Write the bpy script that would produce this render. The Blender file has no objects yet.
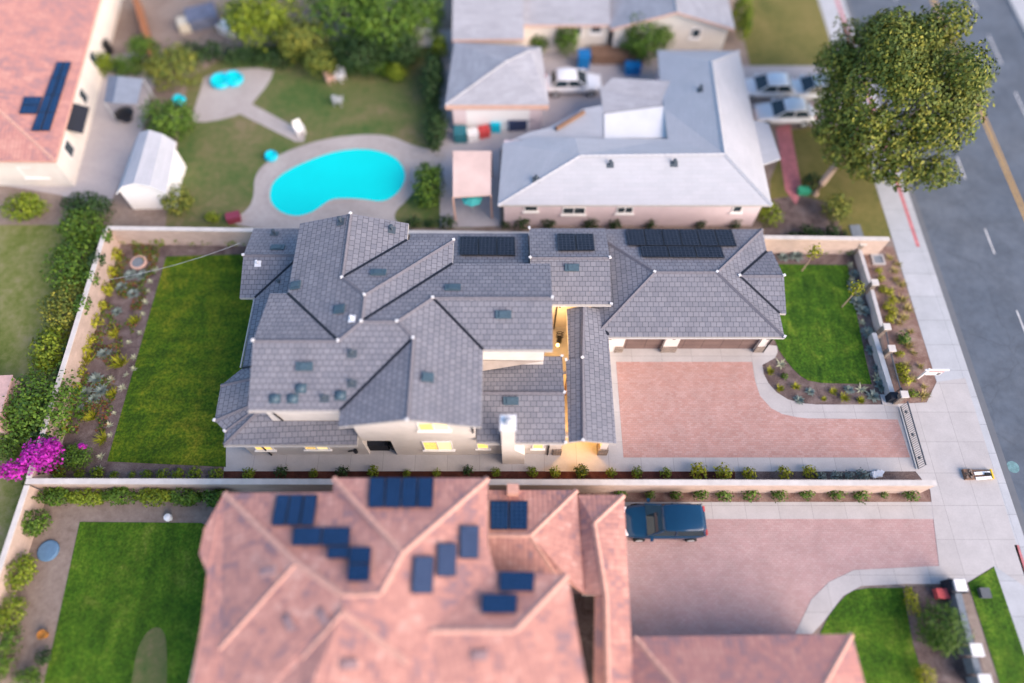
import bpy, math, random
from math import radians, sin, cos, pi
from mathutils import Vector, noise, Matrix
R = random.Random(7)
SC = bpy.context.scene
COL = SC.collection
# ---------------------------------------------------------------- camera
FPX = 683.0; CAMH = 39.0; TILT = radians(27.2)
cam = bpy.data.cameras.new('camera'); co = bpy.data.objects.new('camera', cam); COL.objects.link(co)
co.location = (0, 0, CAMH); co.rotation_euler = (TILT, 0, 0)
cam.sensor_width = 36; cam.lens = 36 * FPX / 1024; cam.clip_end = 2000; cam.clip_start = 0.5
cam.dof.use_dof = True; cam.dof.focus_distance = 40.4; cam.dof.aperture_fstop = cam.lens / 1000 / 1.4
SC.camera = co

def ray(u, v):
    x = (u - 512) / FPX; y = -(v - 341.5) / FPX
    return Vector((x, y * cos(TILT) + sin(TILT), y * sin(TILT) - cos(TILT)))
def P(u, v, z=0.0):
    d = ray(u, v); s = (z - CAMH) / d.z
    return Vector((d.x * s, d.y * s, z))
def hit(u, v, pts, off=0.0):
    a, b, c = pts[0], pts[1], pts[2]
    n = (b - a).cross(c - a).normalized()
    if n.z < 0: n = -n
    o = Vector((0, 0, CAMH)); d = ray(u, v)
    t = (a + n * off - o).dot(n) / d.dot(n)
    return o + d * t
def onwall(u, v, y):
    d = ray(u, v); s = y / d.y
    return Vector((d.x * s, y, CAMH + d.z * s))
V = Vector

# ---------------------------------------------------------------- materials
def new_mat(name):
    m = bpy.data.materials.new(name); m.use_nodes = True
    nt = m.node_tree; b = nt.nodes['Principled BSDF']
    b.inputs['Roughness'].default_value = 0.85
    b.inputs['Specular IOR Level'].default_value = 0.25
    return m, nt, b
def N(nt, t, **kw):
    n = nt.nodes.new(t)
    for k, v in kw.items():
        if k in n.inputs: n.inputs[k].default_value = v
        else: setattr(n, k, v)
    return n
def c4(c): return (c[0], c[1], c[2], 1)
def mixc(nt, fac, a, b, mode='MIX'):
    n = nt.nodes.new('ShaderNodeMix'); n.data_type = 'RGBA'; n.blend_type = mode
    for s, val in (('Factor', fac), ('A', a), ('B', b)):
        sock = [i for i in n.inputs if i.name == s and (i.type == 'RGBA' if s != 'Factor' else i.type == 'VALUE')][0]
        if hasattr(val, 'links'): nt.links.new(val, sock)
        else: sock.default_value = val if s == 'Factor' else c4(val)
    return [o for o in n.outputs if o.type == 'RGBA'][0]
def math_(nt, op, a, b=0.0):
    n = nt.nodes.new('ShaderNodeMath'); n.operation = op
    for i, val in enumerate((a, b)):
        if hasattr(val, 'links'): nt.links.new(val, n.inputs[i])
        else: n.inputs[i].default_value = val
    return n.outputs[0]
def noise_(nt, scale, detail=4, rough=0.55, vec=None, dist=0.0):
    n = N(nt, 'ShaderNodeTexNoise'); n.inputs['Scale'].default_value = scale
    n.inputs['Detail'].default_value = detail; n.inputs['Roughness'].default_value = rough
    n.inputs['Distortion'].default_value = dist
    if vec is None:
        g = nt.nodes.get('geo') or N(nt, 'ShaderNodeNewGeometry', name='geo'); vec = g.outputs['Position']
    nt.links.new(vec, n.inputs['Vector'])
    return n.outputs['Fac']
def ramp(nt, fac, stops):
    n = N(nt, 'ShaderNodeValToRGB'); cr = n.color_ramp
    while len(cr.elements) < len(stops): cr.elements.new(0.5)
    for e, (p, c) in zip(cr.elements, stops): e.position = p; e.color = c4(c)
    nt.links.new(fac, n.inputs['Fac']); return n.outputs['Color']
def bump(nt, b, h, strength=0.5, dist=0.02):
    n = N(nt, 'ShaderNodeBump'); n.inputs['Strength'].default_value = strength; n.inputs['Distance'].default_value = dist
    nt.links.new(h, n.inputs['Height']); nt.links.new(n.outputs['Normal'], b.inputs['Normal'])

def plain(name, col, rough=0.6, var=0.12, nscale=6, metal=0.0, spec=0.3, bstr=0.0):
    m, nt, b = new_mat(name)
    f = noise_(nt, nscale)
    c = ramp(nt, f, [(0.25, [x * (1 - var) for x in col]), (0.75, [min(1, x * (1 + var)) for x in col])])
    nt.links.new(c, b.inputs['Base Color'])
    b.inputs['Roughness'].default_value = rough; b.inputs['Metallic'].default_value = metal
    b.inputs['Specular IOR Level'].default_value = spec
    if bstr: bump(nt, b, noise_(nt, nscale * 8), bstr, 0.01)
    return m
def patchy(name, cols, s1=0.6, s2=6, fine=60, rough=0.95, bstr=0.4, bd=0.03, stops=None):
    """ground: three mixed noises give patches, blotches and grain"""
    m, nt, b = new_mat(name)
    a = noise_(nt, s1, 5, 0.6, dist=0.6); c = noise_(nt, s2, 5, 0.65); d = noise_(nt, fine, 3, 0.7)
    f = math_(nt, 'ADD', math_(nt, 'MULTIPLY', a, 0.45), math_(nt, 'ADD', math_(nt, 'MULTIPLY', c, 0.3), math_(nt, 'MULTIPLY', d, 0.25)))
    k = len(cols)
    st = stops or [0.36 + 0.28 * i / (k - 1) for i in range(k)]
    nt.links.new(ramp(nt, f, list(zip(st, cols))), b.inputs['Base Color'])
    b.inputs['Roughness'].default_value = rough
    if bstr: bump(nt, b, math_(nt, 'ADD', c, d), bstr, bd)
    return m
def bricky(name, c1, c2, mortar, w, h, ms, off=0.5, bstr=0.5, bd=0.02, step=0.0, tint=None, rough=0.8, bias=0.0, nvar=0.18):
    """UV-mapped tile/brick/slab pattern in metres; step > 0 lifts the lower edge of each course"""
    m, nt, b = new_mat(name)
    uv = N(nt, 'ShaderNodeUVMap')
    br = N(nt, 'ShaderNodeTexBrick'); br.offset = off
    br.inputs['Scale'].default_value = 1; br.inputs['Brick Width'].default_value = w; br.inputs['Row Height'].default_value = h
    br.inputs['Mortar Size'].default_value = ms; br.inputs['Mortar Smooth'].default_value = 0.15; br.inputs['Bias'].default_value = bias
    br.inputs['Color1'].default_value = c4(c1); br.inputs['Color2'].default_value = c4(c2); br.inputs['Mortar'].default_value = c4(mortar)
    nt.links.new(uv.outputs['UV'], br.inputs['Vector'])
    col = br.outputs['Color']
    f = noise_(nt, 0.9, 5, 0.6); f2 = noise_(nt, 14, 3, 0.6)
    g = math_(nt, 'ADD', math_(nt, 'MULTIPLY', f, 0.6), math_(nt, 'MULTIPLY', f2, 0.4))
    lo = 1 - nvar; hi = 1 + nvar
    col = mixc(nt, 1.0, col, ramp(nt, g, [(0.32, (lo, lo, lo)), (0.68, (hi, hi, hi))]), 'MULTIPLY')
    if tint:
        f3 = noise_(nt, 0.35, 3, 0.5)
        col = mixc(nt, ramp(nt, f3, [(0.4, (0, 0, 0)), (0.65, (1, 1, 1))]), col, tint, 'MIX') if False else mixc(nt, math_(nt, 'MULTIPLY', f3, 0.5), col, tint)
    nt.links.new(col, b.inputs['Base Color']); b.inputs['Roughness'].default_value = rough
    hgt = math_(nt, 'SUBTRACT', 1.0, br.outputs['Fac'])
    if step:
        sx = N(nt, 'ShaderNodeSeparateXYZ'); nt.links.new(uv.outputs['UV'], sx.inputs[0])
        fr = math_(nt, 'FRACT', math_(nt, 'DIVIDE', sx.outputs['Y'], h))
        hgt = math_(nt, 'ADD', math_(nt, 'MULTIPLY', hgt, 0.4), math_(nt, 'MULTIPLY', math_(nt, 'SUBTRACT', 1.0, fr), step))
    hgt = math_(nt, 'ADD', hgt, math_(nt, 'MULTIPLY', f2, 0.25))
    bump(nt, b, hgt, bstr, bd)
    return m
def clay(name, cols):
    m, nt, b = new_mat(name)
    uv = N(nt, 'ShaderNodeUVMap')
    br = N(nt, 'ShaderNodeTexBrick'); br.offset = 0.0
    for k, v in (('Scale', 1), ('Brick Width', 0.26), ('Row Height', 0.36), ('Mortar Size', 0.012), ('Mortar Smooth', 0.3)): br.inputs[k].default_value = v
    br.inputs['Color1'].default_value = c4((0, 0, 0)); br.inputs['Color2'].default_value = c4((1, 1, 1)); br.inputs['Mortar'].default_value = c4((0.4, 0.4, 0.4))
    nt.links.new(uv.outputs['UV'], br.inputs['Vector'])
    f = noise_(nt, 0.55, 5, 0.65, dist=1.0)
    bw = N(nt, 'ShaderNodeRGBToBW'); nt.links.new(br.outputs['Color'], bw.inputs[0])
    g = math_(nt, 'ADD', math_(nt, 'MULTIPLY', f, 0.84), math_(nt, 'MULTIPLY', bw.outputs[0], 0.16))
    col = ramp(nt, g, [(0.34 + 0.36 * i / (len(cols) - 1), c) for i, c in enumerate(cols)])
    col = mixc(nt, math_(nt, 'MULTIPLY', br.outputs['Fac'], 0.35), col, (0.2, 0.1, 0.09))
    nt.links.new(col, b.inputs['Base Color'])
    sx = N(nt, 'ShaderNodeSeparateXYZ'); nt.links.new(uv.outputs['UV'], sx.inputs[0])
    wv = math_(nt, 'ABSOLUTE', math_(nt, 'SINE', math_(nt, 'MULTIPLY', sx.outputs['X'], pi / 0.26)))
    fr = math_(nt, 'FRACT', math_(nt, 'DIVIDE', sx.outputs['Y'], 0.36))
    f9 = None; bump(nt, b, math_(nt, 'ADD', wv, math_(nt, 'MULTIPLY', math_(nt, 'SUBTRACT', 1.0, fr), 0.5)), 0.22, 0.05)
    return m
def leafy(name, cols, scale=1.2):
    m, nt, b = new_mat(name)
    g = nt.nodes.get('geo') or N(nt, 'ShaderNodeNewGeometry', name='geo')
    f = math_(nt, 'ADD', math_(nt, 'MULTIPLY', g.outputs['Random Per Island'], 0.5), math_(nt, 'MULTIPLY', noise_(nt, scale, 3), 0.5))
    k = len(cols)
    nt.links.new(ramp(nt, f, [(0.2 + 0.6 * i / (k - 1), c) for i, c in enumerate(cols)]), b.inputs['Base Color'])
    b.inputs['Roughness'].default_value = 0.65
    b.inputs['Subsurface Weight'].default_value = 0.0
    return m
def emis(name, col, s):
    m, nt, b = new_mat(name)
    b.inputs['Base Color'].default_value = c4(col)
    f = noise_(nt, 1.7, 2)
    nt.links.new(ramp(nt, f, [(0.35, [x * .75 for x in col]), (0.65, col)]), b.inputs['Emission Color'])
    b.inputs['Emission Strength'].default_value = s
    return m

MT = {}
MT['tile'] = bricky('slate_grey_roof_tile', (0.168, 0.172, 0.2), (0.212, 0.212, 0.238), (0.075, 0.078, 0.094), 0.34, 0.31, 0.017, bstr=0.55, bd=0.03, step=1.0, nvar=0.1)
MT['cap'] = plain('roof_ridge_tile', (0.135, 0.132, 0.155), 0.85, 0.2, 9)
MT['valley'] = plain('dark_valley_metal', (0.012, 0.014, 0.022), 0.5)
MT['mortar'] = plain('pale_mortar', (0.62, 0.62, 0.62), 0.9, 0.15, 20)
MT['fascia'] = plain('pale_painted_fascia', (0.42, 0.4, 0.38), 0.6, 0.08)
MT['stucco'] = plain('warm_white_stucco', (0.62, 0.58, 0.54), 0.92, 0.07, 1.3, bstr=0.25)
MT['stucco2'] = plain('cream_stucco', (0.66, 0.61, 0.54), 0.92, 0.07, 1.3, bstr=0.25)
MT['stuccopink'] = plain('pale_pink_stucco', (0.66, 0.55, 0.56), 0.92, 0.07, 1.3, bstr=0.25)
MT['stone'] = bricky('ledge_stone', (0.2, 0.16, 0.13), (0.34, 0.28, 0.24), (0.1, 0.09, 0.08), 0.3, 0.12, 0.012, bstr=0.8)
MT['block'] = bricky('tan_block_wall', (0.44, 0.34, 0.285), (0.5, 0.385, 0.325), (0.43, 0.33, 0.28), 0.42, 0.21, 0.008, bstr=0.3, nvar=0.15)
MT['blockcap'] = plain('pale_wall_cap', (0.56, 0.52, 0.48), 0.9, 0.12, 2)
MT['conc'] = bricky('pale_concrete', (0.41, 0.39, 0.38), (0.44, 0.42, 0.41), (0.27, 0.26, 0.25), 1.9, 1.9, 0.012, off=0.0, bstr=0.15, nvar=0.12)
MT['sidewalk'] = bricky('grey_sidewalk_concrete', (0.39, 0.405, 0.42), (0.43, 0.44, 0.455), (0.25, 0.26, 0.27), 30.0, 1.8, 0.015, off=0.0, bstr=0.15, nvar=0.12)
MT['asphalt'] = patchy('asphalt', [(0.088, 0.11, 0.14), (0.108, 0.13, 0.16), (0.133, 0.154, 0.182)], 0.18, 2.5, 60, bstr=0.2)
MT['asphaltworn'] = patchy('worn_asphalt', [(0.12, 0.13, 0.145), (0.15, 0.16, 0.175)], 0.2, 2.5, 60, bstr=0.2)
def cracked(m):
    nt = m.node_tree; b = nt.nodes['Principled BSDF']; g = nt.nodes['geo']
    vo = N(nt, 'ShaderNodeTexVoronoi'); vo.feature = 'DISTANCE_TO_EDGE'; vo.inputs['Scale'].default_value = .16
    nz = N(nt, 'ShaderNodeTexNoise'); nz.inputs['Scale'].default_value = .8; nt.links.new(g.outputs['Position'], nz.inputs['Vector'])
    ad = N(nt, 'ShaderNodeVectorMath'); ad.operation = 'ADD'; nt.links.new(g.outputs['Position'], ad.inputs[0]); sc = N(nt, 'ShaderNodeVectorMath'); sc.operation = 'SCALE'; sc.inputs['Scale'].default_value = 1.0
    nt.links.new(nz.outputs['Color'], sc.inputs[0]); nt.links.new(sc.outputs[0], ad.inputs[1]); nt.links.new(ad.outputs[0], vo.inputs['Vector'])
    k = ramp(nt, vo.outputs['Distance'], [(0.0, (.88, .88, .88)), (0.012, (1, 1, 1))])
    st = ramp(nt, noise_(nt, .5, 6, .7), [(.4, (.84, .84, .84)), (.6, (1.06, 1.06, 1.06))])
    src = b.inputs['Base Color'].links[0].from_socket
    nt.links.new(mixc(nt, 1.0, mixc(nt, 1.0, src, k, 'MULTIPLY'), st, 'MULTIPLY'), b.inputs['Base Color'])
cracked(MT['asphalt'])
def streaked(m, sx, sy, rot):
    nt = m.node_tree; b = nt.nodes['Principled BSDF']; mp = N(nt, 'ShaderNodeMapping'); mp.inputs['Scale'].default_value = (sx, sy, 1); mp.inputs['Rotation'].default_value = (0, 0, rot)
    nt.links.new(nt.nodes['geo'].outputs['Position'], mp.inputs['Vector'])
    k = ramp(nt, noise_(nt, 1.0, 4, .6, mp.outputs['Vector']), [(.35, (.74, .76, .7)), (.65, (1.2, 1.16, 1.1))])
    w = N(nt, 'ShaderNodeTexNoise'); w.inputs['Scale'].default_value = 7; w.inputs['Detail'].default_value = 2; nt.links.new(nt.nodes['geo'].outputs['Position'], w.inputs['Vector'])
    k2 = ramp(nt, w.outputs['Fac'], [(.38, (.72, .74, .7)), (.62, (1.2, 1.18, 1.2))])
    src = b.inputs['Base Color'].links[0].from_socket
    nt.links.new(mixc(nt, 1.0, mixc(nt, 1.0, src, k, 'MULTIPLY'), k2, 'MULTIPLY'), b.inputs['Base Color'])
MT['paver'] = bricky('red_clay_pavers', (0.425, 0.235, 0.2), (0.475, 0.305, 0.27), (0.33, 0.215, 0.19), 0.24, 0.12, 0.009, bstr=0.5, bd=0.01, nvar=0.12)
MT['paver2'] = bricky('faded_clay_pavers', (0.4, 0.255, 0.245), (0.43, 0.3, 0.285), (0.31, 0.21, 0.2), 0.24, 0.12, 0.008, bstr=0.4, bd=0.01, nvar=0.14)
MT['lawn'] = patchy('lush_lawn', [(0.01, 0.04, 0.003), (0.03, 0.095, 0.005), (0.06, 0.14, 0.008), (0.13, 0.2, 0.02)], 0.8, 5, 22, bstr=1.0, bd=0.06, stops=[.36, .46, .54, .62])
MT['lawn2'] = patchy('rear_lawn', [(0.018, 0.055, 0.003), (0.05, 0.115, 0.004), (0.1, 0.155, 0.006), (0.2, 0.205, 0.015)], 0.45, 3.5, 22, bstr=1.0, bd=0.06, stops=[.36, .46, .54, .62])
MT['drygrass'] = patchy('dry_yard_grass', [(0.04, 0.1, 0.022), (0.085, 0.125, 0.035), (0.15, 0.145, 0.06), (0.23, 0.175, 0.11)], 0.22, 2.2, 35, bstr=0.6)
MT['meadow'] = patchy('mixed_yard_grass', [(0.05, 0.085, 0.01), (0.12, 0.15, 0.03), (0.2, 0.2, 0.08), (0.28, 0.22, 0.16)], 0.16, 2.0, 35, bstr=0.6)
MT['olive'] = patchy('olive_yard_grass', [(0.07, 0.09, 0.02), (0.15, 0.14, 0.04), (0.21, 0.17, 0.06)], 0.25, 2.0, 35, bstr=0.6)
MT['lawn3'] = patchy('neighbour_lawn', [(0.02, 0.06, 0.003), (0.045, 0.125, 0.006), (0.08, 0.165, 0.01), (0.15, 0.21, 0.03)], 0.6, 4, 22, bstr=1.0, bd=0.06)
streaked(MT['lawn'], 2.6, .5, .12); streaked(MT['lawn2'], .35, 1.7, .1); streaked(MT['lawn3'], 1.6, .4, 0)
MT['mulch'] = patchy('bark_mulch', [(0.05, 0.035, 0.033), (0.12, 0.085, 0.08), (0.19, 0.145, 0.135), (0.3, 0.24, 0.22)], 1.2, 14, 45, bstr=1.0, bd=0.05)
MT['mulch2'] = patchy('reddish_gravel_mulch', [(0.12, 0.065, 0.05), (0.22, 0.13, 0.105), (0.32, 0.22, 0.18), (0.4, 0.32, 0.27)], 1.2, 14, 45, bstr=1.0, bd=0.05)
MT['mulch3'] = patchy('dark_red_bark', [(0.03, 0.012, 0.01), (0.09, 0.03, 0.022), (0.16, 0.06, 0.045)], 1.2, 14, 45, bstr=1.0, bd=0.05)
MT['dirt'] = patchy('dry_dirt', [(0.15, 0.11, 0.09), (0.24, 0.19, 0.16), (0.32, 0.27, 0.23)], 0.3, 3, 40, bstr=0.5)
MT['deck'] = patchy('pool_deck_concrete', [(0.3, 0.27, 0.25), (0.38, 0.345, 0.325), (0.44, 0.41, 0.39)], 0.3, 3, 40, bstr=0.2)
MT['yardconc'] = patchy('grey_yard_paving', [(0.33, 0.31, 0.32), (0.4, 0.375, 0.38), (0.45, 0.42, 0.42)], 0.25, 3, 40, bstr=0.2)
MT['clay'] = clay('terracotta_roof', [(0.26, 0.165, 0.175), (0.42, 0.21, 0.175), (0.51, 0.26, 0.21), (0.58, 0.345, 0.285)])
MT['clay2'] = clay('red_clay_roof', [(0.29, 0.175, 0.18), (0.44, 0.21, 0.18), (0.51, 0.275, 0.225)])
MT['claycap'] = plain('terracotta_ridge', (0.53, 0.3, 0.24), 0.85, 0.15, 4)
MT['shingle'] = bricky('light_grey_shingle', (0.375, 0.39, 0.42), (0.4, 0.41, 0.44), (0.33, 0.33, 0.34), 0.9, 0.28, 0.006, bstr=0.15, bd=0.01, nvar=0.06)
MT['shingle2'] = bricky('grey_shingle', (0.3, 0.305, 0.33), (0.35, 0.355, 0.385), (0.27, 0.27, 0.28), 0.9, 0.28, 0.008, bstr=0.3, bd=0.01, nvar=0.12)
MT['whiteroof'] = plain('white_membrane_roof', (0.66, 0.66, 0.66), 0.7, 0.06, 1)
MT['solar'] = bricky('solar_cells', (0.008, 0.010, 0.018), (0.011, 0.014, 0.024), (0.05, 0.056, 0.075), 0.24, 0.24, 0.014, off=0.0, bstr=0.0, nvar=0.1, rough=0.18)
MT['solarblue'] = bricky('blue_solar_cells', (0.005, 0.026, 0.075), (0.007, 0.032, 0.09), (0.035, 0.075, 0.16), 0.24, 0.24, 0.014, off=0.0, bstr=0.0, nvar=0.1, rough=0.22)
MT['solarsky'] = bricky('sky_tinted_solar_cells', (0.03, 0.05, 0.1), (0.035, 0.058, 0.115), (0.08, 0.1, 0.17), 0.24, 0.24, 0.014, off=0.0, bstr=0.0, nvar=0.1, rough=0.22)  # paler cells for east-facing panels, sky reflection painted into the colour
MT['solarframe'] = plain('black_panel_frame', (0.015, 0.016, 0.02), 0.4)
MT['vent'] = plain('blue_grey_vent', (0.055, 0.095, 0.125), 0.5, 0.2, 9)
MT['pipe'] = plain('dark_vent_pipe', (0.06, 0.08, 0.1), 0.6)
MT['white'] = plain('white_paint', (0.8, 0.79, 0.77), 0.5, 0.04)
MT['metalwhite'] = plain('white_metal', (0.75, 0.75, 0.76), 0.4, 0.05)
MT['black'] = plain('black_metal', (0.012, 0.013, 0.016), 0.45)
MT['charcoal'] = plain('charcoal_fabric', (0.02, 0.024, 0.035), 0.9)
MT['iron'] = plain('grey_iron', (0.1, 0.11, 0.12), 0.5)
MT['steel'] = plain('galvanised_steel', (0.4, 0.42, 0.44), 0.45, 0.12, 5)
MT['garagedoor'] = bricky('brown_garage_door', (0.15, 0.10, 0.09), (0.17, 0.115, 0.10), (0.08, 0.055, 0.05), 1.2, 0.53, 0.02, off=0.0, bstr=0.5)
MT['wood'] = plain('brown_wood', (0.2, 0.12, 0.08), 0.8, 0.25, 5)
MT['bark'] = plain('pale_bark', (0.42, 0.3, 0.22), 0.9, 0.25, 6, bstr=0.5)
MT['barkd'] = plain('dark_bark', (0.1, 0.075, 0.06), 0.9, 0.25, 6, bstr=0.5)
MT['glass'] = plain('dark_window_glass', (0.03, 0.045, 0.055), 0.08, 0.3, 0.8, spec=0.5)
MT['carglass'] = plain('car_glass', (0.012, 0.03, 0.04), 0.05, 0.1, 1, spec=0.6)
MT['lit'] = emis('lit_window_glass', (1.0, 0.66, 0.17), 0.42)
MT['lamp'] = emis('lamp_glow', (1.0, 0.62, 0.2), 2)
MT['water'] = plain('pool_water', (0.0, 0.64, 0.62), 0.08, 0.03, 0.5, spec=0.4)
bump(MT['water'].node_tree, MT['water'].node_tree.nodes['Principled BSDF'], noise_(MT['water'].node_tree, 2.2, 3), .12, .05)
MT['tarp'] = plain('turquoise_plastic', (0.0, 0.47, 0.62), 0.35, 0.05)
MT['carwhite'] = plain('white_car_paint', (0.78, 0.79, 0.8), 0.18, 0.02, 1, spec=0.5)
MT['carblue'] = plain('blue_car_paint', (0.004, 0.036, 0.085), 0.15, 0.1, 1, spec=0.5)
MT['greystucco'] = plain('grey_wall_render', (0.47, 0.45, 0.44), 0.9, 0.08, 2)
MT['tyre'] = plain('rubber', (0.02, 0.02, 0.02), 0.9)
MT['red'] = plain('red_paint', (0.5, 0.06, 0.06), 0.7, 0.25, 3)
MT['redfaint'] = plain('faded_red_kerb_paint', (0.48, 0.17, 0.18), 0.8, 0.3, 3)
MT['yellow'] = plain('yellow_road_paint', (0.55, 0.33, 0.09), 0.8, 0.2, 3)
MT['roadwhite'] = plain('white_road_paint', (0.5, 0.5, 0.5), 0.8, 0.3, 3)
MT['yellowplastic'] = plain('yellow_plastic', (0.75, 0.5, 0.03), 0.5)
MT['blueplastic'] = plain('blue_plastic', (0.01, 0.16, 0.42), 0.45)
MT['tealpaint'] = plain('teal_paint', (0.14, 0.26, 0.27), 0.8, 0.35, 5)
MT['greyfab'] = plain('blue_grey_canopy', (0.2, 0.23, 0.28), 0.8, 0.1, 2)
MT['skyblue'] = plain('light_blue_tarp', (0.35, 0.6, 0.72), 0.6, 0.1)
MT['slategrey'] = plain('slate_grey_stone', (0.17, 0.2, 0.23), 0.8, 0.2, 8)
MT['peach'] = plain('peach_painted_wood', (0.55, 0.36, 0.29), 0.8, 0.1, 2)
MT['lit2'] = emis('lit_curtain', (1.0, 0.8, 0.36), 0.36)
G = {}
G['mid'] = leafy('mid_green_leaves', [(0.02, 0.05, 0.006), (0.055, 0.12, 0.01), (0.12, 0.2, 0.02)])
G['yell'] = leafy('yellow_green_leaves', [(0.1, 0.12, 0.006), (0.25, 0.26, 0.01), (0.4, 0.38, 0.03)])
G['olive'] = leafy('olive_leaves', [(0.04, 0.068, 0.012), (0.1, 0.135, 0.02), (0.24, 0.23, 0.03)], 0.3)
G['dark'] = leafy('dark_green_leaves', [(0.008, 0.022, 0.006), (0.02, 0.05, 0.012), (0.04, 0.085, 0.02)])
G['lime'] = leafy('lime_leaves', [(0.05, 0.09, 0.006), (0.125, 0.18, 0.01), (0.22, 0.27, 0.02)])
G['mag'] = leafy('magenta_bracts', [(0.16, 0.003, 0.13), (0.36, 0.01, 0.3), (0.55, 0.04, 0.45)])
G['pale'] = leafy('pale_agave', [(0.28, 0.3, 0.18), (0.42, 0.42, 0.29)])
G['blue'] = leafy('blue_grey_succulent', [(0.12, 0.16, 0.14), (0.21, 0.26, 0.24)])
G['straw'] = leafy('straw_yellow_grass', [(0.16, 0.13, 0.03), (0.34, 0.27, 0.07), (0.45, 0.38, 0.14)])
G['rust'] = leafy('rusty_red_leaves', [(0.1, 0.03, 0.015), (0.2, 0.07, 0.03), (0.12, 0.13, 0.03)])

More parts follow.
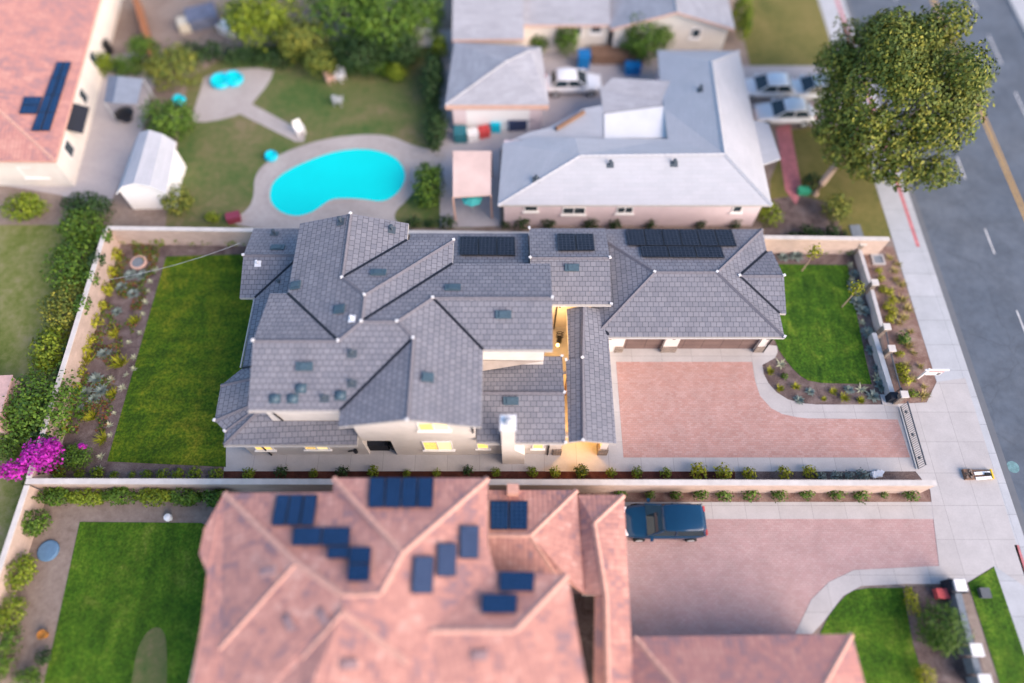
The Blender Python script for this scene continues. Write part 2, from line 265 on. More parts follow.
# ---------------------------------------------------------------- mesh builder
class M:
    def __init__(s): s.v = []; s.f = []; s.m = []
    def poly(s, pts, mi=0, up=False):
        pts = [V(p) for p in pts]
        if up:
            n = V((0, 0, 0))
            for i in range(len(pts)):
                a, b = pts[i], pts[(i + 1) % len(pts)]
                n += a.cross(b)
            if n.z < 0: pts.reverse()
        i0 = len(s.v); s.v += pts; s.f.append(list(range(i0, i0 + len(pts)))); s.m.append(mi); return s
    def prism(s, poly, z0, z1, mi=0, mtop=None):
        p = [V((q[0], q[1], 0)) for q in poly]
        A = sum(p[i].x * p[(i + 1) % len(p)].y - p[(i + 1) % len(p)].x * p[i].y for i in range(len(p)))
        if A < 0: p.reverse()
        n = len(p); i0 = len(s.v)
        s.v += [V((q.x, q.y, z0)) for q in p] + [V((q.x, q.y, z1)) for q in p]
        s.f.append([i0 + i for i in reversed(range(n))]); s.m.append(mi)
        s.f.append([i0 + n + i for i in range(n)]); s.m.append(mi if mtop is None else mtop)
        for i in range(n):
            j = (i + 1) % n; s.f.append([i0 + i, i0 + j, i0 + n + j, i0 + n + i]); s.m.append(mi)
        return s
    def box(s, x0, x1, y0, y1, z0, z1, mi=0, mtop=None):
        return s.prism([(x0, y0), (x1, y0), (x1, y1), (x0, y1)], z0, z1, mi, mtop)
    def obox(s, c, sx, sy, sz, rot=None, mi=0):
        """box centred at c, optionally turned by a 3x3 matrix"""
        i0 = len(s.v); c = V(c)
        for dz in (-1, 1):
            for dx, dy in ((-1, -1), (1, -1), (1, 1), (-1, 1)):
                q = V((dx * sx / 2, dy * sy / 2, dz * sz / 2)); s.v.append(c + (rot @ q if rot else q))
        for f in ((3, 2, 1, 0), (4, 5, 6, 7), (0, 1, 5, 4), (1, 2, 6, 5), (2, 3, 7, 6), (3, 0, 4, 7)):
            s.f.append([i0 + k for k in f]); s.m.append(mi)
        return s
    def slab(s, quad, th, mi=0):
        q = [V(p) for p in quad]; n = (q[1] - q[0]).cross(q[2] - q[0]).normalized()
        if n.z < 0: q.reverse(); n = -n
        k = len(q); i0 = len(s.v); s.v += [p for p in q] + [p + n * th for p in q]
        s.f.append([i0 + i for i in reversed(range(k))]); s.f.append([i0 + k + i for i in range(k)]); s.m += [mi, mi]
        for i in range(k):
            j = (i + 1) % k; s.f.append([i0 + i, i0 + j, i0 + k + j, i0 + k + i]); s.m.append(mi)
        return s
    def tube(s, pts, r, n=8, mi=0, r1=None):
        pts = [V(p) for p in pts]; rings = []
        for i, p in enumerate(pts):
            d = (pts[min(i + 1, len(pts) - 1)] - pts[max(i - 1, 0)]).normalized()
            a = d.cross(V((0, 0, 1)) if abs(d.z) < 0.9 else V((1, 0, 0))).normalized(); b = d.cross(a)
            rr = r if r1 is None else r + (r1 - r) * i / (len(pts) - 1)
            i0 = len(s.v); s.v += [p + (a * cos(2 * pi * k / n) + b * sin(2 * pi * k / n)) * rr for k in range(n)]
            rings.append(i0)
        for a, b in zip(rings, rings[1:]):
            for k in range(n):
                s.f.append([a + k, a + (k + 1) % n, b + (k + 1) % n, b + k]); s.m.append(mi)
        s.f.append([rings[0] + k for k in reversed(range(n))]); s.f.append([rings[-1] + k for k in range(n)]); s.m += [mi, mi]
        return s
    def cyl(s, c, r, z0, z1, n=16, mi=0, r1=None):
        return s.tube([(c[0], c[1], z0), (c[0], c[1], z1)], r, n, mi, r1)
    def lathe(s, c, prof, n=16, mi=0):
        i0 = len(s.v); c = V(c)
        for r, z in prof:
            s.v += [c + V((r * cos(2 * pi * k / n), r * sin(2 * pi * k / n), z)) for k in range(n)]
        for j in range(len(prof) - 1):
            for k in range(n):
                a = i0 + j * n; b = a + n
                s.f.append([a + k, a + (k + 1) % n, b + (k + 1) % n, b + k]); s.m.append(mi)
        return s
    def leaves(s, c, rad, n, size, rng, shell=0.55, gap=0.3, mi=0, seed=0.0, low=-0.85, elong=1.6):
        c = V(c); k = 0; tries = 0
        while k < n and tries < n * 6:
            tries += 1
            d = V((rng.gauss(0, 1), rng.gauss(0, 1), rng.gauss(0, 1))).normalized()
            if d.z < low: continue
            lump = noise.noise(d * 1.9 + V((seed, seed * 2, 0)))
            lump2 = noise.noise(d * 5 + V((seed, 0, seed)))
            if lump2 < -0.28 and rng.random() < gap * 2: continue
            rr = (shell + (1 - shell) * rng.random() ** 0.6) * (1 + 0.33 * lump + 0.2 * lump2)
            p = c + V((d.x * rad[0], d.y * rad[1], d.z * rad[2])) * rr
            nn = (d + V((rng.gauss(0, .55), rng.gauss(0, .55), rng.gauss(0, .55) + .35))).normalized()
            a = nn.cross(V((rng.random() - .5, rng.random() - .5, rng.random() - .5))).normalized(); b = nn.cross(a)
            L = size * (0.6 + 0.8 * rng.random()); W = L / elong
            i0 = len(s.v); s.v += [p - a * L * .5, p + b * W * .5, p + a * L * .5, p - b * W * .5]
            s.f.append([i0, i0 + 1, i0 + 2, i0 + 3]); s.m.append(mi); k += 1
        return s
    def blade(s, base, tip, w, mid=None, mi=0):
        base, tip = V(base), V(tip); d = tip - base
        a = d.cross(V((0, 0, 1)))
        a = a.normalized() if a.length > 1e-5 else V((1, 0, 0))
        m = mid if mid is not None else base + d * .45
        i0 = len(s.v); s.v += [base - a * w * .35, m - a * w * .5, tip, m + a * w * .5, base + a * w * .35]
        s.f.append([i0, i0 + 4, i0 + 3, i0 + 2, i0 + 1]); s.m.append(mi); return s
    def mesh(s, name, mats, off=V((0, 0, 0)), uvrot=0.0, smooth=False):
        me = bpy.data.meshes.new(name)
        me.from_pydata([(p - off)[:] for p in s.v], [], s.f)
        if not isinstance(mats, (list, tuple)): mats = [mats]
        for m in mats: me.materials.append(m)
        uv = me.uv_layers.new(name='UVMap'); Z = V((0, 0, 1)); data = [0.0] * (2 * len(me.loops))
        ca, sa = cos(uvrot), sin(uvrot)
        for p in me.polygons:
            p.material_index = s.m[p.index]; n = p.normal
            if abs(n.z) > 0.995: a = V((ca, sa, 0)); b = V((-sa, ca, 0))
            else: a = Z.cross(n).normalized(); b = n.cross(a)
            for li in p.loop_indices:
                q = s.v[me.loops[li].vertex_index]; data[2 * li] = q.dot(a); data[2 * li + 1] = q.dot(b)
        uv.data.foreach_set('uv', data)
        if smooth: me.polygons.foreach_set('use_smooth', [True] * len(me.polygons))
        me.update(); return me
    def build(s, name, mats, parent=None, **kw):
        wl = wloc(parent) if parent else V((0, 0, 0))
        o = bpy.data.objects.new(name, s.mesh(name, mats, wl, **kw)); COL.objects.link(o)
        if parent: o.parent = parent
        return o
def wloc(o):
    p = V((0, 0, 0))
    while o: p = p + o.location; o = o.parent
    return p
def tag(o, label, cat, group=None):
    o['label'] = label; o['category'] = cat
    if group: o['group'] = group
    return o
def thing(name, label, cat, loc=(0, 0, 0), group=None):
    o = bpy.data.objects.new(name, None); COL.objects.link(o); o.location = loc; o.empty_display_size = 0.3
    return tag(o, label, cat, group)
def solo(name, m, mats, label, cat, group=None, loc=None, **kw):
    """a thing that is one mesh, with its origin at loc"""
    if loc is None:
        loc = sum(m.v, V((0, 0, 0))) / len(m.v); loc.z = min(p.z for p in m.v)
    loc = V(loc)
    o = bpy.data.objects.new(name, m.mesh(name, mats, loc, **kw)); COL.objects.link(o); o.location = loc
    return tag(o, label, cat, group)
def struct(name, m, mats, kind='structure', **kw):
    o = m.build(name, mats, **kw); o['kind'] = kind; return o
ORD = ['first', 'second', 'third', 'fourth', 'fifth', 'sixth', 'seventh', 'eighth', 'ninth', 'tenth', 'eleventh', 'twelfth', 'thirteenth', 'fourteenth', 'fifteenth', 'sixteenth', 'seventeenth', 'eighteenth', 'nineteenth', 'twentieth'] + ['twenty-' + w for w in ('first', 'second', 'third', 'fourth', 'fifth', 'sixth', 'seventh', 'eighth', 'ninth')] + ['thirtieth', 'thirty-first', 'thirty-second', 'thirty-third', 'thirty-fourth', 'thirty-fifth', 'thirty-sixth', 'thirty-seventh', 'thirty-eighth', 'thirty-ninth', 'fortieth']
def sheet(name, px, z, mat, world=False, th=None, xmax=1e9, **kw):
    pts = [V((p[0], p[1], z)) for p in px] if world else [V((min(P(*p).x, xmax), P(*p).y, z)) for p in px]
    m = M()
    if th: m.prism(pts, z - th, z)
    else: m.poly(pts, up=True)
    return struct(name, m, mat, **kw)
def smoothpx(pts, it=2):
    for _ in range(it):
        q = []
        for i in range(len(pts)):
            a, b = pts[i], pts[(i + 1) % len(pts)]
            q += [(a[0] * .75 + b[0] * .25, a[1] * .75 + b[1] * .25), (a[0] * .25 + b[0] * .75, a[1] * .25 + b[1] * .75)]
        pts = q
    return pts

# ---------------------------------------------------------------- roofs
def roof(parent, name, faces, mat, th=0.2, ridges=(), valleys=(), capmat=None, fascia=None, capw=0.26, ends=()):
    fs = []
    for f in faces:
        pts = [V(p) for p in f]; n = V((0, 0, 0))
        for i in range(len(pts)): n += pts[i].cross(pts[(i + 1) % len(pts)])
        if n.z < 0: pts.reverse()
        fs.append(pts)
    m = M()
    for pts in fs: m.poly(pts)
    o = m.build(name, mat, parent)
    key = lambda p: (round(p.x, 2), round(p.y, 2), round(p.z, 2))
    cnt = {}
    for pts in fs:
        for i in range(len(pts)):
            a, b = pts[i], pts[(i + 1) % len(pts)]; k = frozenset((key(a), key(b))); cnt.setdefault(k, []).append((a, b))
    e = M()
    for k, l in cnt.items():
        if len(l) == 1:
            a, b = l[0]; d = V((0, 0, -th)); e.poly([a, a + d, b + d, b])
    for pts in fs: e.poly([p - V((0, 0, th)) for p in reversed(pts)])
    e.build('fascia', fascia or MT['fascia'], o)
    if ridges:
        for a, b in ridges:
            r = M(); a, b = V(a), V(b); d = (b - a).normalized(); s = d.cross(V((0, 0, 1))).normalized() * capw * .5
            up = V((0, 0, .07)); dn = V((0, 0, -.02))
            L = (b - a).length; k = max(1, int(L / .42))
            for i in range(k):
                p, q = a + (b - a) * (i / k), a + (b - a) * ((i + 1) / k)
                w = 1.0; lift = V((0, 0, .02))
                r.poly([p + s + dn, q + s * .86 + dn, q + up, p + up + lift]); r.poly([p + up + lift, q + up, q - s * .86 + dn, p - s + dn])
                r.poly([p + s + dn, p + up + lift, p - s + dn])
            r.poly([b + s + dn, b - s + dn, b + up])
            r.build('ridge_cap', capmat or MT['cap'], o)
    if valleys:
        for a, b in valleys:
            r = M(); a, b = V(a), V(b); s = (b - a).cross(V((0, 0, 1))).normalized() * .075; u = V((0, 0, .035))
            r.poly([a + s + u, b + s + u, b - s + u, a - s + u], up=True)
            r.build('valley_flashing', MT['valley'], o)
    if ends:
        for p in ends:
            p = V(p); r = M()
            r.obox(p + V((0, 0, .07)),   .17, .14, .08, Matrix.Rotation(R.random() * 3, 3, 'Z'))
            r.build('ridge_mortar', MT['mortar'], o)
    return o
def panel_on(parent, quad_px, plane, cols, rows, mat=None, gap=0.03):
    """solar panels lying just above a roof plane, each panel a part of the house"""
    q = [hit(u, v, plane, .1) for u, v in quad_px]
    def bil(s, t): return (q[0] * (1 - s) + q[1] * s) * (1 - t) + (q[3] * (1 - s) + q[2] * s) * t
    w = (q[1] - q[0]).length; h = (q[3] - q[0]).length
    gs, gt = gap / w, gap / h
    for i in range(cols):
        for j in range(rows):
            s0, s1, t0, t1 = i / cols + gs * .5, (i + 1) / cols - gs * .5, j / rows + gt * .5, (j + 1) / rows - gt * .5
            fr = M().slab([bil(s0, t0), bil(s1, t0), bil(s1, t1), bil(s0, t1)], .045).build('solar_panel', MT['solarframe'], parent)
            e1, e2 = .03 / w, .03 / h
            n = (q[1] - q[0]).cross(q[2] - q[0]).normalized(); n = n if n.z > 0 else -n
            M().slab([bil(a, b) + n * .043 for a, b in ((s0 + e1, t0 + e2), (s1 - e1, t0 + e2), (s1 - e1, t1 - e2), (s0 + e1, t1 - e2))], .008).build('cell_sheet', mat or MT['solar'], fr)
def vent(parent, u, v, plane, kind='box', size=(.62, .34), mat=None):
    c = hit(u, v, plane); a, b, d = plane[:3]
    n = (b - a).cross(d - a).normalized(); n = n if n.z > 0 else -n
    ux = V((0, 0, 1)).cross(n).normalized(); uy = n.cross(ux)
    rot = Matrix((ux, uy, n)).transposed()
    if kind == 'box':
        m = M().obox(c + n * .06, size[0], size[1], .1, rot); m.obox(c + n * .125, size[0] * .55, size[1] * .8, .05, rot)
        m.build('roof_vent', mat or MT['vent'], parent)
    elif kind == 'white':
        m = M().obox(c + n * .02, .4, .4, .03, rot).cyl(c, .07, c.z, c.z + .35, 10); m.build('vent_pipe', MT['metalwhite'], parent)
    elif kind == 'dome':
        m = M().obox(c + n * .02, .6, .5, .03, rot).lathe(c, [(.26, .02), (.24, .16), (.14, .26), (.0, .28)], 12); m.build('roof_vent', MT['vent'], parent)
    else:
        m = M().obox(c + n * .02, .5, .42, .03, rot).cyl(c, .06, c.z, c.z + .4, 10).lathe(c, [(.0, .46), (.12, .42), (.12, .36), (.06, .36)], 10); m.build('vent_pipe', MT['pipe'], parent)
def window(parent, x0, x1, z0, z1, y, lit=True, face='S', split=True, sill=True, frame=None):
    """window set on a wall face (S: y = const facing -y; E: x = const facing +x, given as y)"""
    def bx(m, a0, a1, d0, d1, b0, b1):
        if face == 'S': m.box(a0, a1, y - d1, y - d0, b0, b1)
        else: m.box(y + d0, y + d1, a0, a1, b0, b1)
    f = M(); t = .07
    bx(f, x0, x1, -.02, .05, z0, z0 + t); bx(f, x0, x1, -.02, .05, z1 - t, z1)
    bx(f, x0, x0 + t, -.02, .049, z0 + t, z1 - t); bx(f, x1 - t, x1, -.02, .049, z0 + t, z1 - t)
    if split: xm = (x0 + x1) / 2; bx(f, xm - .035, xm + .035, -.02, .045, z0 + t, z1 - t)
    w = f.build('window', frame or MT['white'], parent)
    g = M(); bx(g, x0 + t, x1 - t, -.03, .012, z0 + t, z1 - t); g.build('pane', MT['lit'] if lit else MT['glass'], w)
    if lit and split:
        g = M(); bx(g, xm + .035, x1 - t, -.03, .016, z0 + t, z1 - t); g.build('curtain', MT['lit2'], w)
        for k in range(5):
            zz = z0 + t + (z1 - z0 - 2 * t) * (k + .5) / 5; g = M(); bx(g, x0 + t, xm - .035, .012, .018, zz, zz + .03); g.build('blind_slat', MT['wood'], w)
    if sill:
        s = M(); bx(s, x0 - .1, x1 + .1, .0, .13, z0 - .1, z0 - .003); s.build('sill', MT['white'], w)
    return w
# ================================================================ SETTING
struct('ground', M().poly([(-400, -300, -.2), (400, -300, -.2), (400, 600, -.2), (-400, 600, -.2)], up=True), MT['dirt'])
struct('yard_ground', M().box(-120, 28.0, -60, 160, -.6, 0), MT['dirt'])
struct('road', M().box(28.66, 43.0, -60, 200, -.6, -.1), MT['asphalt'])
struct('road_gutter', M().box(28.64, 29.15, -60, 200, -.5, -.094), MT['asphaltworn'])
struct('kerb', M().box(28.22, 28.66, -60, 200, -.6, .012), MT['sidewalk'], uvrot=0)
struct('kerb', M().box(43.0, 43.2, -60, 200, -.6, .012), MT['sidewalk'])
struct('sidewalk', M().box(43.2, 46, -60, 200, -.6, .01), MT['sidewalk'])
struct('yard_ground', M().box(46, 120, -60, 200, -.6, 0), MT['olive'])
m = M()
for k in (0, 1): m.box(36.3 + k * .28, 36.42 + k * .28, -30, 120, -.1, -.092)
struct('road_marking', m, MT['yellow'])
m = M()
for k in range(-4, 16):
    y0 = 26.9 + (k - 0) * 6.6
    m.box(33.2, 33.31, y0, y0 + 2.1, -.1, -.092)
    m.box(39.8, 39.91, y0 + 18.6, y0 + 22, -.1, -.092)
struct('road_marking', m, MT['roadwhite'])
m = M(); c = P(1013, 467, -.1); m.lathe(V((c.x, c.y, -.1)), [(.0, .006), (.36, .006), (.36, 0)], 18)
c = P(1006, 455, -.1); struct('road_marking', m, MT['tealpaint'])
# sidewalk (full strip), driveway aprons
struct('sidewalk', M().prism([(26.45, -40), (28.21, -40), (28.21, 120), (26.45, 120)], -.3, .016), MT['sidewalk'], uvrot=0)
sheet('driveway_apron', [(884, 404.6), (926.5, 402.5), (936.5, 382), (965, 378), (1006, 510), (1030, 590), (994, 566), (968, 582), (940, 584), (905, 584), (861, 586), (843, 596), (824, 621), (812, 634), (795, 634), (811, 600), (829, 582), (854, 570), (939, 566), (930, 490), (915, 471), (905, 420)], .02, MT['conc'], xmax=28.645)
# red kerb paint
m = M()
a, b = P(892, 160), P(917, 247); m.box(27.95, 28.2, b.y, 120, .016, .02)
m.box(27.95, 28.2, -40, P(1010, 545).y, .016, .02)
struct('kerb_paint', m, MT['redfaint'])
# main lot
sheet('planting_bed', [(107, 236), (250, 238), (262, 300), (222, 400), (224, 478), (30, 480)], .006, MT['mulch'])
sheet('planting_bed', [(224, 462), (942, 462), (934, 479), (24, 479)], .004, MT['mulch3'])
sheet('planting_bed', [(760, 243), (866, 243), (903, 405), (758, 406), (745, 330)], .006, MT['mulch'])
sheet('planting_bed', [(862, 243), (893, 247), (923.5, 340), (936.5, 382), (926, 403.5), (897, 405)], .008, MT['mulch2'])
sheet('planting_bed', [(735, 471), (912, 471), (936, 480), (735, 480)], .008, MT['mulch'])
sheet('lawn', [(166.4, 256.6), (300, 253), (300, 380), (226, 420), (226, 467), (107.4, 461.5), (146, 327)], .03, MT['lawn2'], th=.1)
sheet('lawn', [(740, 264), (784, 264.4), (847.4, 265.3), (856, 311), (865, 357), (871.5, 384.2), (821, 383), (808, 380.5), (800, 375.8), (792.5, 368.4), (785, 359), (779, 350), (775, 340), (740, 338)], .03, MT['lawn'], th=.1)
sheet('driveway', [(616, 362), (752, 362), (755, 381), (760, 396), (771, 408.3), (782, 414), (797, 417.3), (808, 418.5), (897.5, 419.5), (910, 457.6), (623.4, 457.6)], .02, MT['paver'])
sheet('path', [(606, 345), (768, 345), (777, 346), (777.5, 352), (775, 358), (766, 363), (762.3, 365), (763.7, 374), (768.4, 383.2), (776.7, 392.5), (788, 399.5), (801, 403.2), (815.8, 404.6), (888, 404.6), (903, 419.6), (915.5, 471.5), (545, 471.5), (540, 420), (548, 300), (600, 300)], .016, MT['conc'])
sheet('patio', [(226.5, 446), (236, 440), (546, 440), (546, 471.3), (223.6, 471.3)], .014, MT['conc'])
# south lot
sheet('planting_bed', [(-60, 700), (18, 488), (640, 488), (640, 760), (-60, 760)], .003, MT['dirt'])
sheet('planting_bed', [(560, 484), (938, 484), (938, 504), (560, 504)], .006, MT['mulch2'])
sheet('lawn', [(80, 522), (201, 523), (240, 540), (240, 700), (40, 700), (54, 641)], .028, MT['lawn3'], th=.1)
sheet('bare_soil', smoothpx([(146, 632), (160, 625), (168, 640), (166, 720), (128, 720), (135, 655)]), .034, MT['drygrass'])
sheet('path', [(600, 502), (934, 502), (937, 519), (600, 519)], .016, MT['conc'])
sheet('driveway', [(560, 518.5), (936, 518.5), (940, 566), (854, 570), (829, 582), (811, 600), (797, 634), (790, 700), (560, 700)], .01, MT['paver2'])
sheet('lawn', smoothpx([(938, 585), (904, 588), (858, 588), (843, 597), (824, 622), (812, 660), (812, 730), (940, 730)], 1), .026, MT['lawn3'], th=.1)
sheet('planting_bed', [(902, 587), (958, 585), (992, 700), (930, 700), (913, 645)], .036, MT['mulch'])
sheet('lawn', [(968, 583), (994, 567), (1040, 700), (1005, 700)], .022, MT['lawn3'], th=.1)
# north yards
sheet('yard_grass', [(165, 228), (188, 80), (250, 40), (470, 40), (470, 228)], .004, MT['drygrass'])
sheet('yard_paving', [(-40, 178), (-40, 60), (90, -60), (175, -60), (160, 60), (140, 140), (105, 215), (60, 195)], .006, MT['yardconc'])
sheet('yard_ground', [(-60, 180), (110, 205), (190, 226), (107, 234), (-60, 260)], .003, MT['dirt'])
sheet('yard_grass', [(-80, 225), (110, 225), (28, 482), (-20, 620), (-120, 620)], .005, MT['meadow'])
deck = smoothpx([(224, 226), (248, 210), (254, 197), (254, 176), (268, 160), (297, 147), (328, 138), (366, 134), (392, 136), (413, 146), (448, 153), (443, 163), (427, 172), (410, 198), (392, 214), (400, 227), (300, 230)], 2)
sheet('pool_deck', deck, .012, MT['deck'])
sheet('patio', smoothpx([(190, 122), (198, 98), (206, 71), (275, 67), (270, 82), (252, 104), (243, 114), (212, 122)], 1), .01, MT['deck'])
sheet('path', [(243, 106), (252, 104), (306, 133), (304, 142), (296, 142), (240, 114)], .014, MT['deck'])
sheet('yard_grass', [(740, -30), (828, -30), (830, 60), (815, 72), (752, 72), (744, 40)], .005, MT['olive'])
sheet('lawn', [(790, 130), (872, 120), (896, 238), (770, 240), (770, 180)], .008, MT['olive'])
sheet('path', [(776, 128), (790, 124), (802, 190), (796, 205), (785, 190)], .014, MT['redfaint'])
sheet('driveway', [(738, 66), (835, 66), (860, 125), (745, 125)], .01, MT['yardconc'])
sheet('planting_bed', [(765, 200), (800, 195), (835, 205), (845, 240), (765, 240)], .012, MT['mulch'])
sheet('yard_paving', [(440, 30), (680, 30), (680, 140), (500, 150), (500, 226), (440, 228)], .008, MT['yardconc'])
sheet('bare_soil', [(90, 0), (240, -40), (440, -40), (440, 20), (300, 45), (150, 50), (90, 60)], .007, MT['dirt'])

# ================================================================ MAIN HOUSE
H1 = thing('two_storey_house', 'large two storey white stucco house under slate grey tiled gables with lit windows', 'house', (-3, 18, 0))
D = {k: V(p) for k, p in dict(
    a=(-12.6, 24.8, 6.1), b=(-6.15, 24.8, 6.1), c=(-6.15, 23.6, 6.1), d=(-3.42, 23.6, 6.1), e=(-3.42, 21.95, 6.1), f=(2.2, 21.95, 6.1),
    g=(2.2, 16.42, 6.1), h=(-1.56, 16.42, 6.1), i=(-1.56, 12.0, 6.1), j=(-8.85, 12.0, 6.1), k=(-8.85, 12.92, 6.1), l=(-13.6, 12.92, 6.1),
    m=(-13.6, 19.95, 6.1), n=(-12.6, 19.95, 6.1), Np=(-9.4, 24.8, 7.03), A=(-9.4, 20.4, 7.03), B=(-7.95, 19.05, 7.42), C=(-7.95, 17.43, 7.42),
    D=(-9.13, 16.43, 7.12), W=(-13.6, 16.43, 7.12), E=(-6.07, 17.43, 7.42), F=(-5.2, 16.57, 7.16), G=(-4.33, 19.19, 6.9), Er=(2.2, 19.19, 6.9), S=(-5.2, 12.0, 7.16)).items()}
def fz(s): return [D[k] for k in s.split()]
MAINF = dict(f='a n D C B A Np', p='Np A c b', g='A B d c', h='B C e d', k='C E G Er f e', j='n D W m', i='W D C E F k l', mm='F S j k', ll='E F S i h G', nn='G h g Er')
roof(H1, 'roof', [fz(s) for s in MAINF.values()], MT['tile'],
     ridges=[(D[a], D[b]) for a, b in ('Np A', 'A B', 'B d', 'B C', 'C D', 'D W', 'C E', 'E F', 'E G', 'G Er', 'F S') for a, b in [(a, b)]] if False else
     [(D[p.split()[0]], D[p.split()[1]]) for p in ('Np A', 'A B', 'd B', 'B C', 'C D', 'D W', 'C E', 'E F', 'G E', 'G Er', 'F S')],
     valleys=[(D[p.split()[0]], D[p.split()[1]]) for p in ('A c', 'C e', 'n D', 'F k', 'G h')],
     ends=[D[k] for k in ('Np', 'A', 'B', 'C', 'D', 'W', 'E', 'F', 'G', 'Er', 'S', 'd')])
# barge edges
walls = M()
up = [(-12.15, 24.45), (-6.6, 24.45), (-6.6, 23.2), (-3.85, 23.2), (-3.85, 21.5), (1.8, 21.5), (1.8, 16.85), (-2.0, 16.85), (-2.0, 12.5), (-8.4, 12.5), (-8.4, 13.35), (-13.2, 13.35), (-13.2, 19.5), (-12.15, 19.5)]
lowp = [(-12.15, 24.45), (-6.6, 24.45), (-6.6, 23.2), (-3.85, 23.2), (-3.85, 21.5), (1.8, 21.5), (1.8, 16.85), (-2.0, 16.85), (-2.0, 12.5), (-6.78, 12.5), (-6.78, 13.7), (-8.4, 13.7), (-8.4, 13.6), (-13.2, 13.6), (-13.2, 19.5), (-12.15, 19.5)]
walls.prism(lowp, 0, 2.55).prism(up, 2.55, 5.99)
# gable infills
def gab_y(m, x0, x1, y0, y1, z, s=.29):
    xm = (x0 + x1) / 2; zp = z + s * (xm - x0)
    a = [(x0, z), (x1, z), (xm, zp)]; i0 = len(m.v)
    m.v += [V((p[0], y0, p[1])) for p in a] + [V((p[0], y1, p[1])) for p in a]
    m.f += [[i0, i0 + 1, i0 + 2], [i0 + 5, i0 + 4, i0 + 3], [i0, i0 + 3, i0 + 4, i0 + 1], [i0 + 1, i0 + 4, i0 + 5, i0 + 2], [i0 + 2, i0 + 5, i0 + 3, i0]]; m.m += [0] * 5
def gab_x(m, y0, y1, x0, x1, z, s=.29):
    ym = (y0 + y1) / 2; zp = z + s * (ym - y0)
    a = [(y0, z), (y1, z), (ym, zp)]; i0 = len(m.v)
    m.v += [V((x0, p[0], p[1])) for p in a] + [V((x1, p[0], p[1])) for p in a]
    m.f += [[i0 + 2, i0 + 1, i0], [i0 + 3, i0 + 4, i0 + 5], [i0 + 1, i0 + 4, i0 + 3, i0], [i0 + 2, i0 + 5, i0 + 4, i0 + 1], [i0, i0 + 3, i0 + 5, i0 + 2]]; m.m += [0] * 5
gab_y(walls, -8.4, -2.0, 12.502, 12.75, 5.98); gab_x(walls, 16.85, 21.5, 1.55, 1.798, 5.98); gab_y(walls, -12.15, -6.6, 24.2, 24.448, 5.98); gab_x(walls, 13.35, 19.5, -13.198, -12.95, 5.98)
walls.build('wall', MT['stucco'], H1)
# --- single storey parts
LW = M()
LW.box(-15.35, -8.403, 12.52, 13.3, 0, 2.98)
LW.prism([(-15.3, 13.3), (-13.21, 13.3), (-13.21, 24.4), (-12.2, 24.4), (-12.2, 26.2), (-16.3, 26.2), (-16.3, 21.95), (-15.3, 21.95)], 0, 2.98)
LW.prism([(-15.31, 16.5), (-16.2, 15.5), (-16.15, 13.6), (-15.31, 12.9)], 0, 2.98)
LW.build('wall', MT['stucco'], H1)
K = V((-13.15, 14.6, 4.05)); KL = V((-13.15, 13.32, 3.48)); KR = V((-8.45, 13.32, 3.48))
b0, b1, b2, b3, b4, b5 = [V((x, y, 3.12)) for x, y in ((-15.62, 16.7), (-16.65, 15.6), (-16.58, 13.5), (-15.88, 12.86), (-15.8, 12.08), (-8.5, 12.08))]
s0 = V((-15.72, 21.45, 3.12)); s1 = V((-13.15, 16.7, 3.84)); s2 = V((-13.15, 21.45, 3.84)); Kn = V((-13.15, 16.0, 4.05))
roof(H1, 'roof', [[b0, b1, Kn], [b1, b2, K, Kn], [b2, b3, K], [b3, b4, K], [b4, b5, KR, KL, K], [b0, Kn, s1], [s0, b0, s1, s2], [s0, s2, V((-13.15, 24.0, 3.84))]], MT['tile'],
     ridges=[(b1, Kn), (b2, K), (b3, K), (b4, K)], valleys=[(b0, s1)], ends=[b2 + (K - b2) * .0, b3])
nw = dict(a=(-16.7, 26.66, 3.1), b=(-12.1, 26.66, 3.1), c=(-12.1, 24.07, 3.85), d=(-16.62, 24.07, 3.85), e=(-16.65, 21.45, 3.1), f=(-12.1, 21.45, 3.1))
nw = {k: V(p) for k, p in nw.items()}
roof(H1, 'roof', [[nw['a'], nw['b'], nw['c'], nw['d']], [nw['d'], nw['c'], V((-13.1, 24.0, 3.83)), V((-15.7, 21.45, 3.1)), nw['e']]], MT['tile'], ridges=[(nw['d'], nw['c'])], valleys=[(V((-15.7, 21.45, 3.12)), V((-13.1, 24.0, 3.85)))], ends=[nw['d']])
# lean-to behind, with solar panels
r0, r1_, r2, r3 = V((-6.55, 26.35, 3.0)), V((1.06, 26.35, 3.0)), V((1.06, 21.5, 4.35)), V((-6.55, 21.5, 4.35))
roof(H1, 'roof', [[r0, r1_, r2, r3]], MT['tile'])
M().box(-6.4, 1.0, 23.3, 25.9, 0, 2.95).build('wall', MT['stucco'], H1)
# middle block
q = {k: V(p) for k, p in dict(a=(1.1, 26.3, 3.6), b=(5.95, 26.3, 3.6), c=(5.95, 23.5, 4.41), d=(1.1, 23.5, 4.41), e=(5.95, 20.7, 3.6), f=(1.1, 20.7, 3.6)).items()}
roof(H1, 'roof', [[q['a'], q['b'], q['c'], q['d']], [q['d'], q['c'], q['e'], q['f']]], MT['tile'], ridges=[(q['d'], q['c'])], ends=[q['d'], q['c'], q['e'], q['a']])
m = M(); m.box(1.81, 5.6, 21.1, 25.9, 0, 3.5); gab_x(m, 21.1, 25.9, 5.35, 5.598, 3.495); m.build('wall', MT['stucco'], H1)
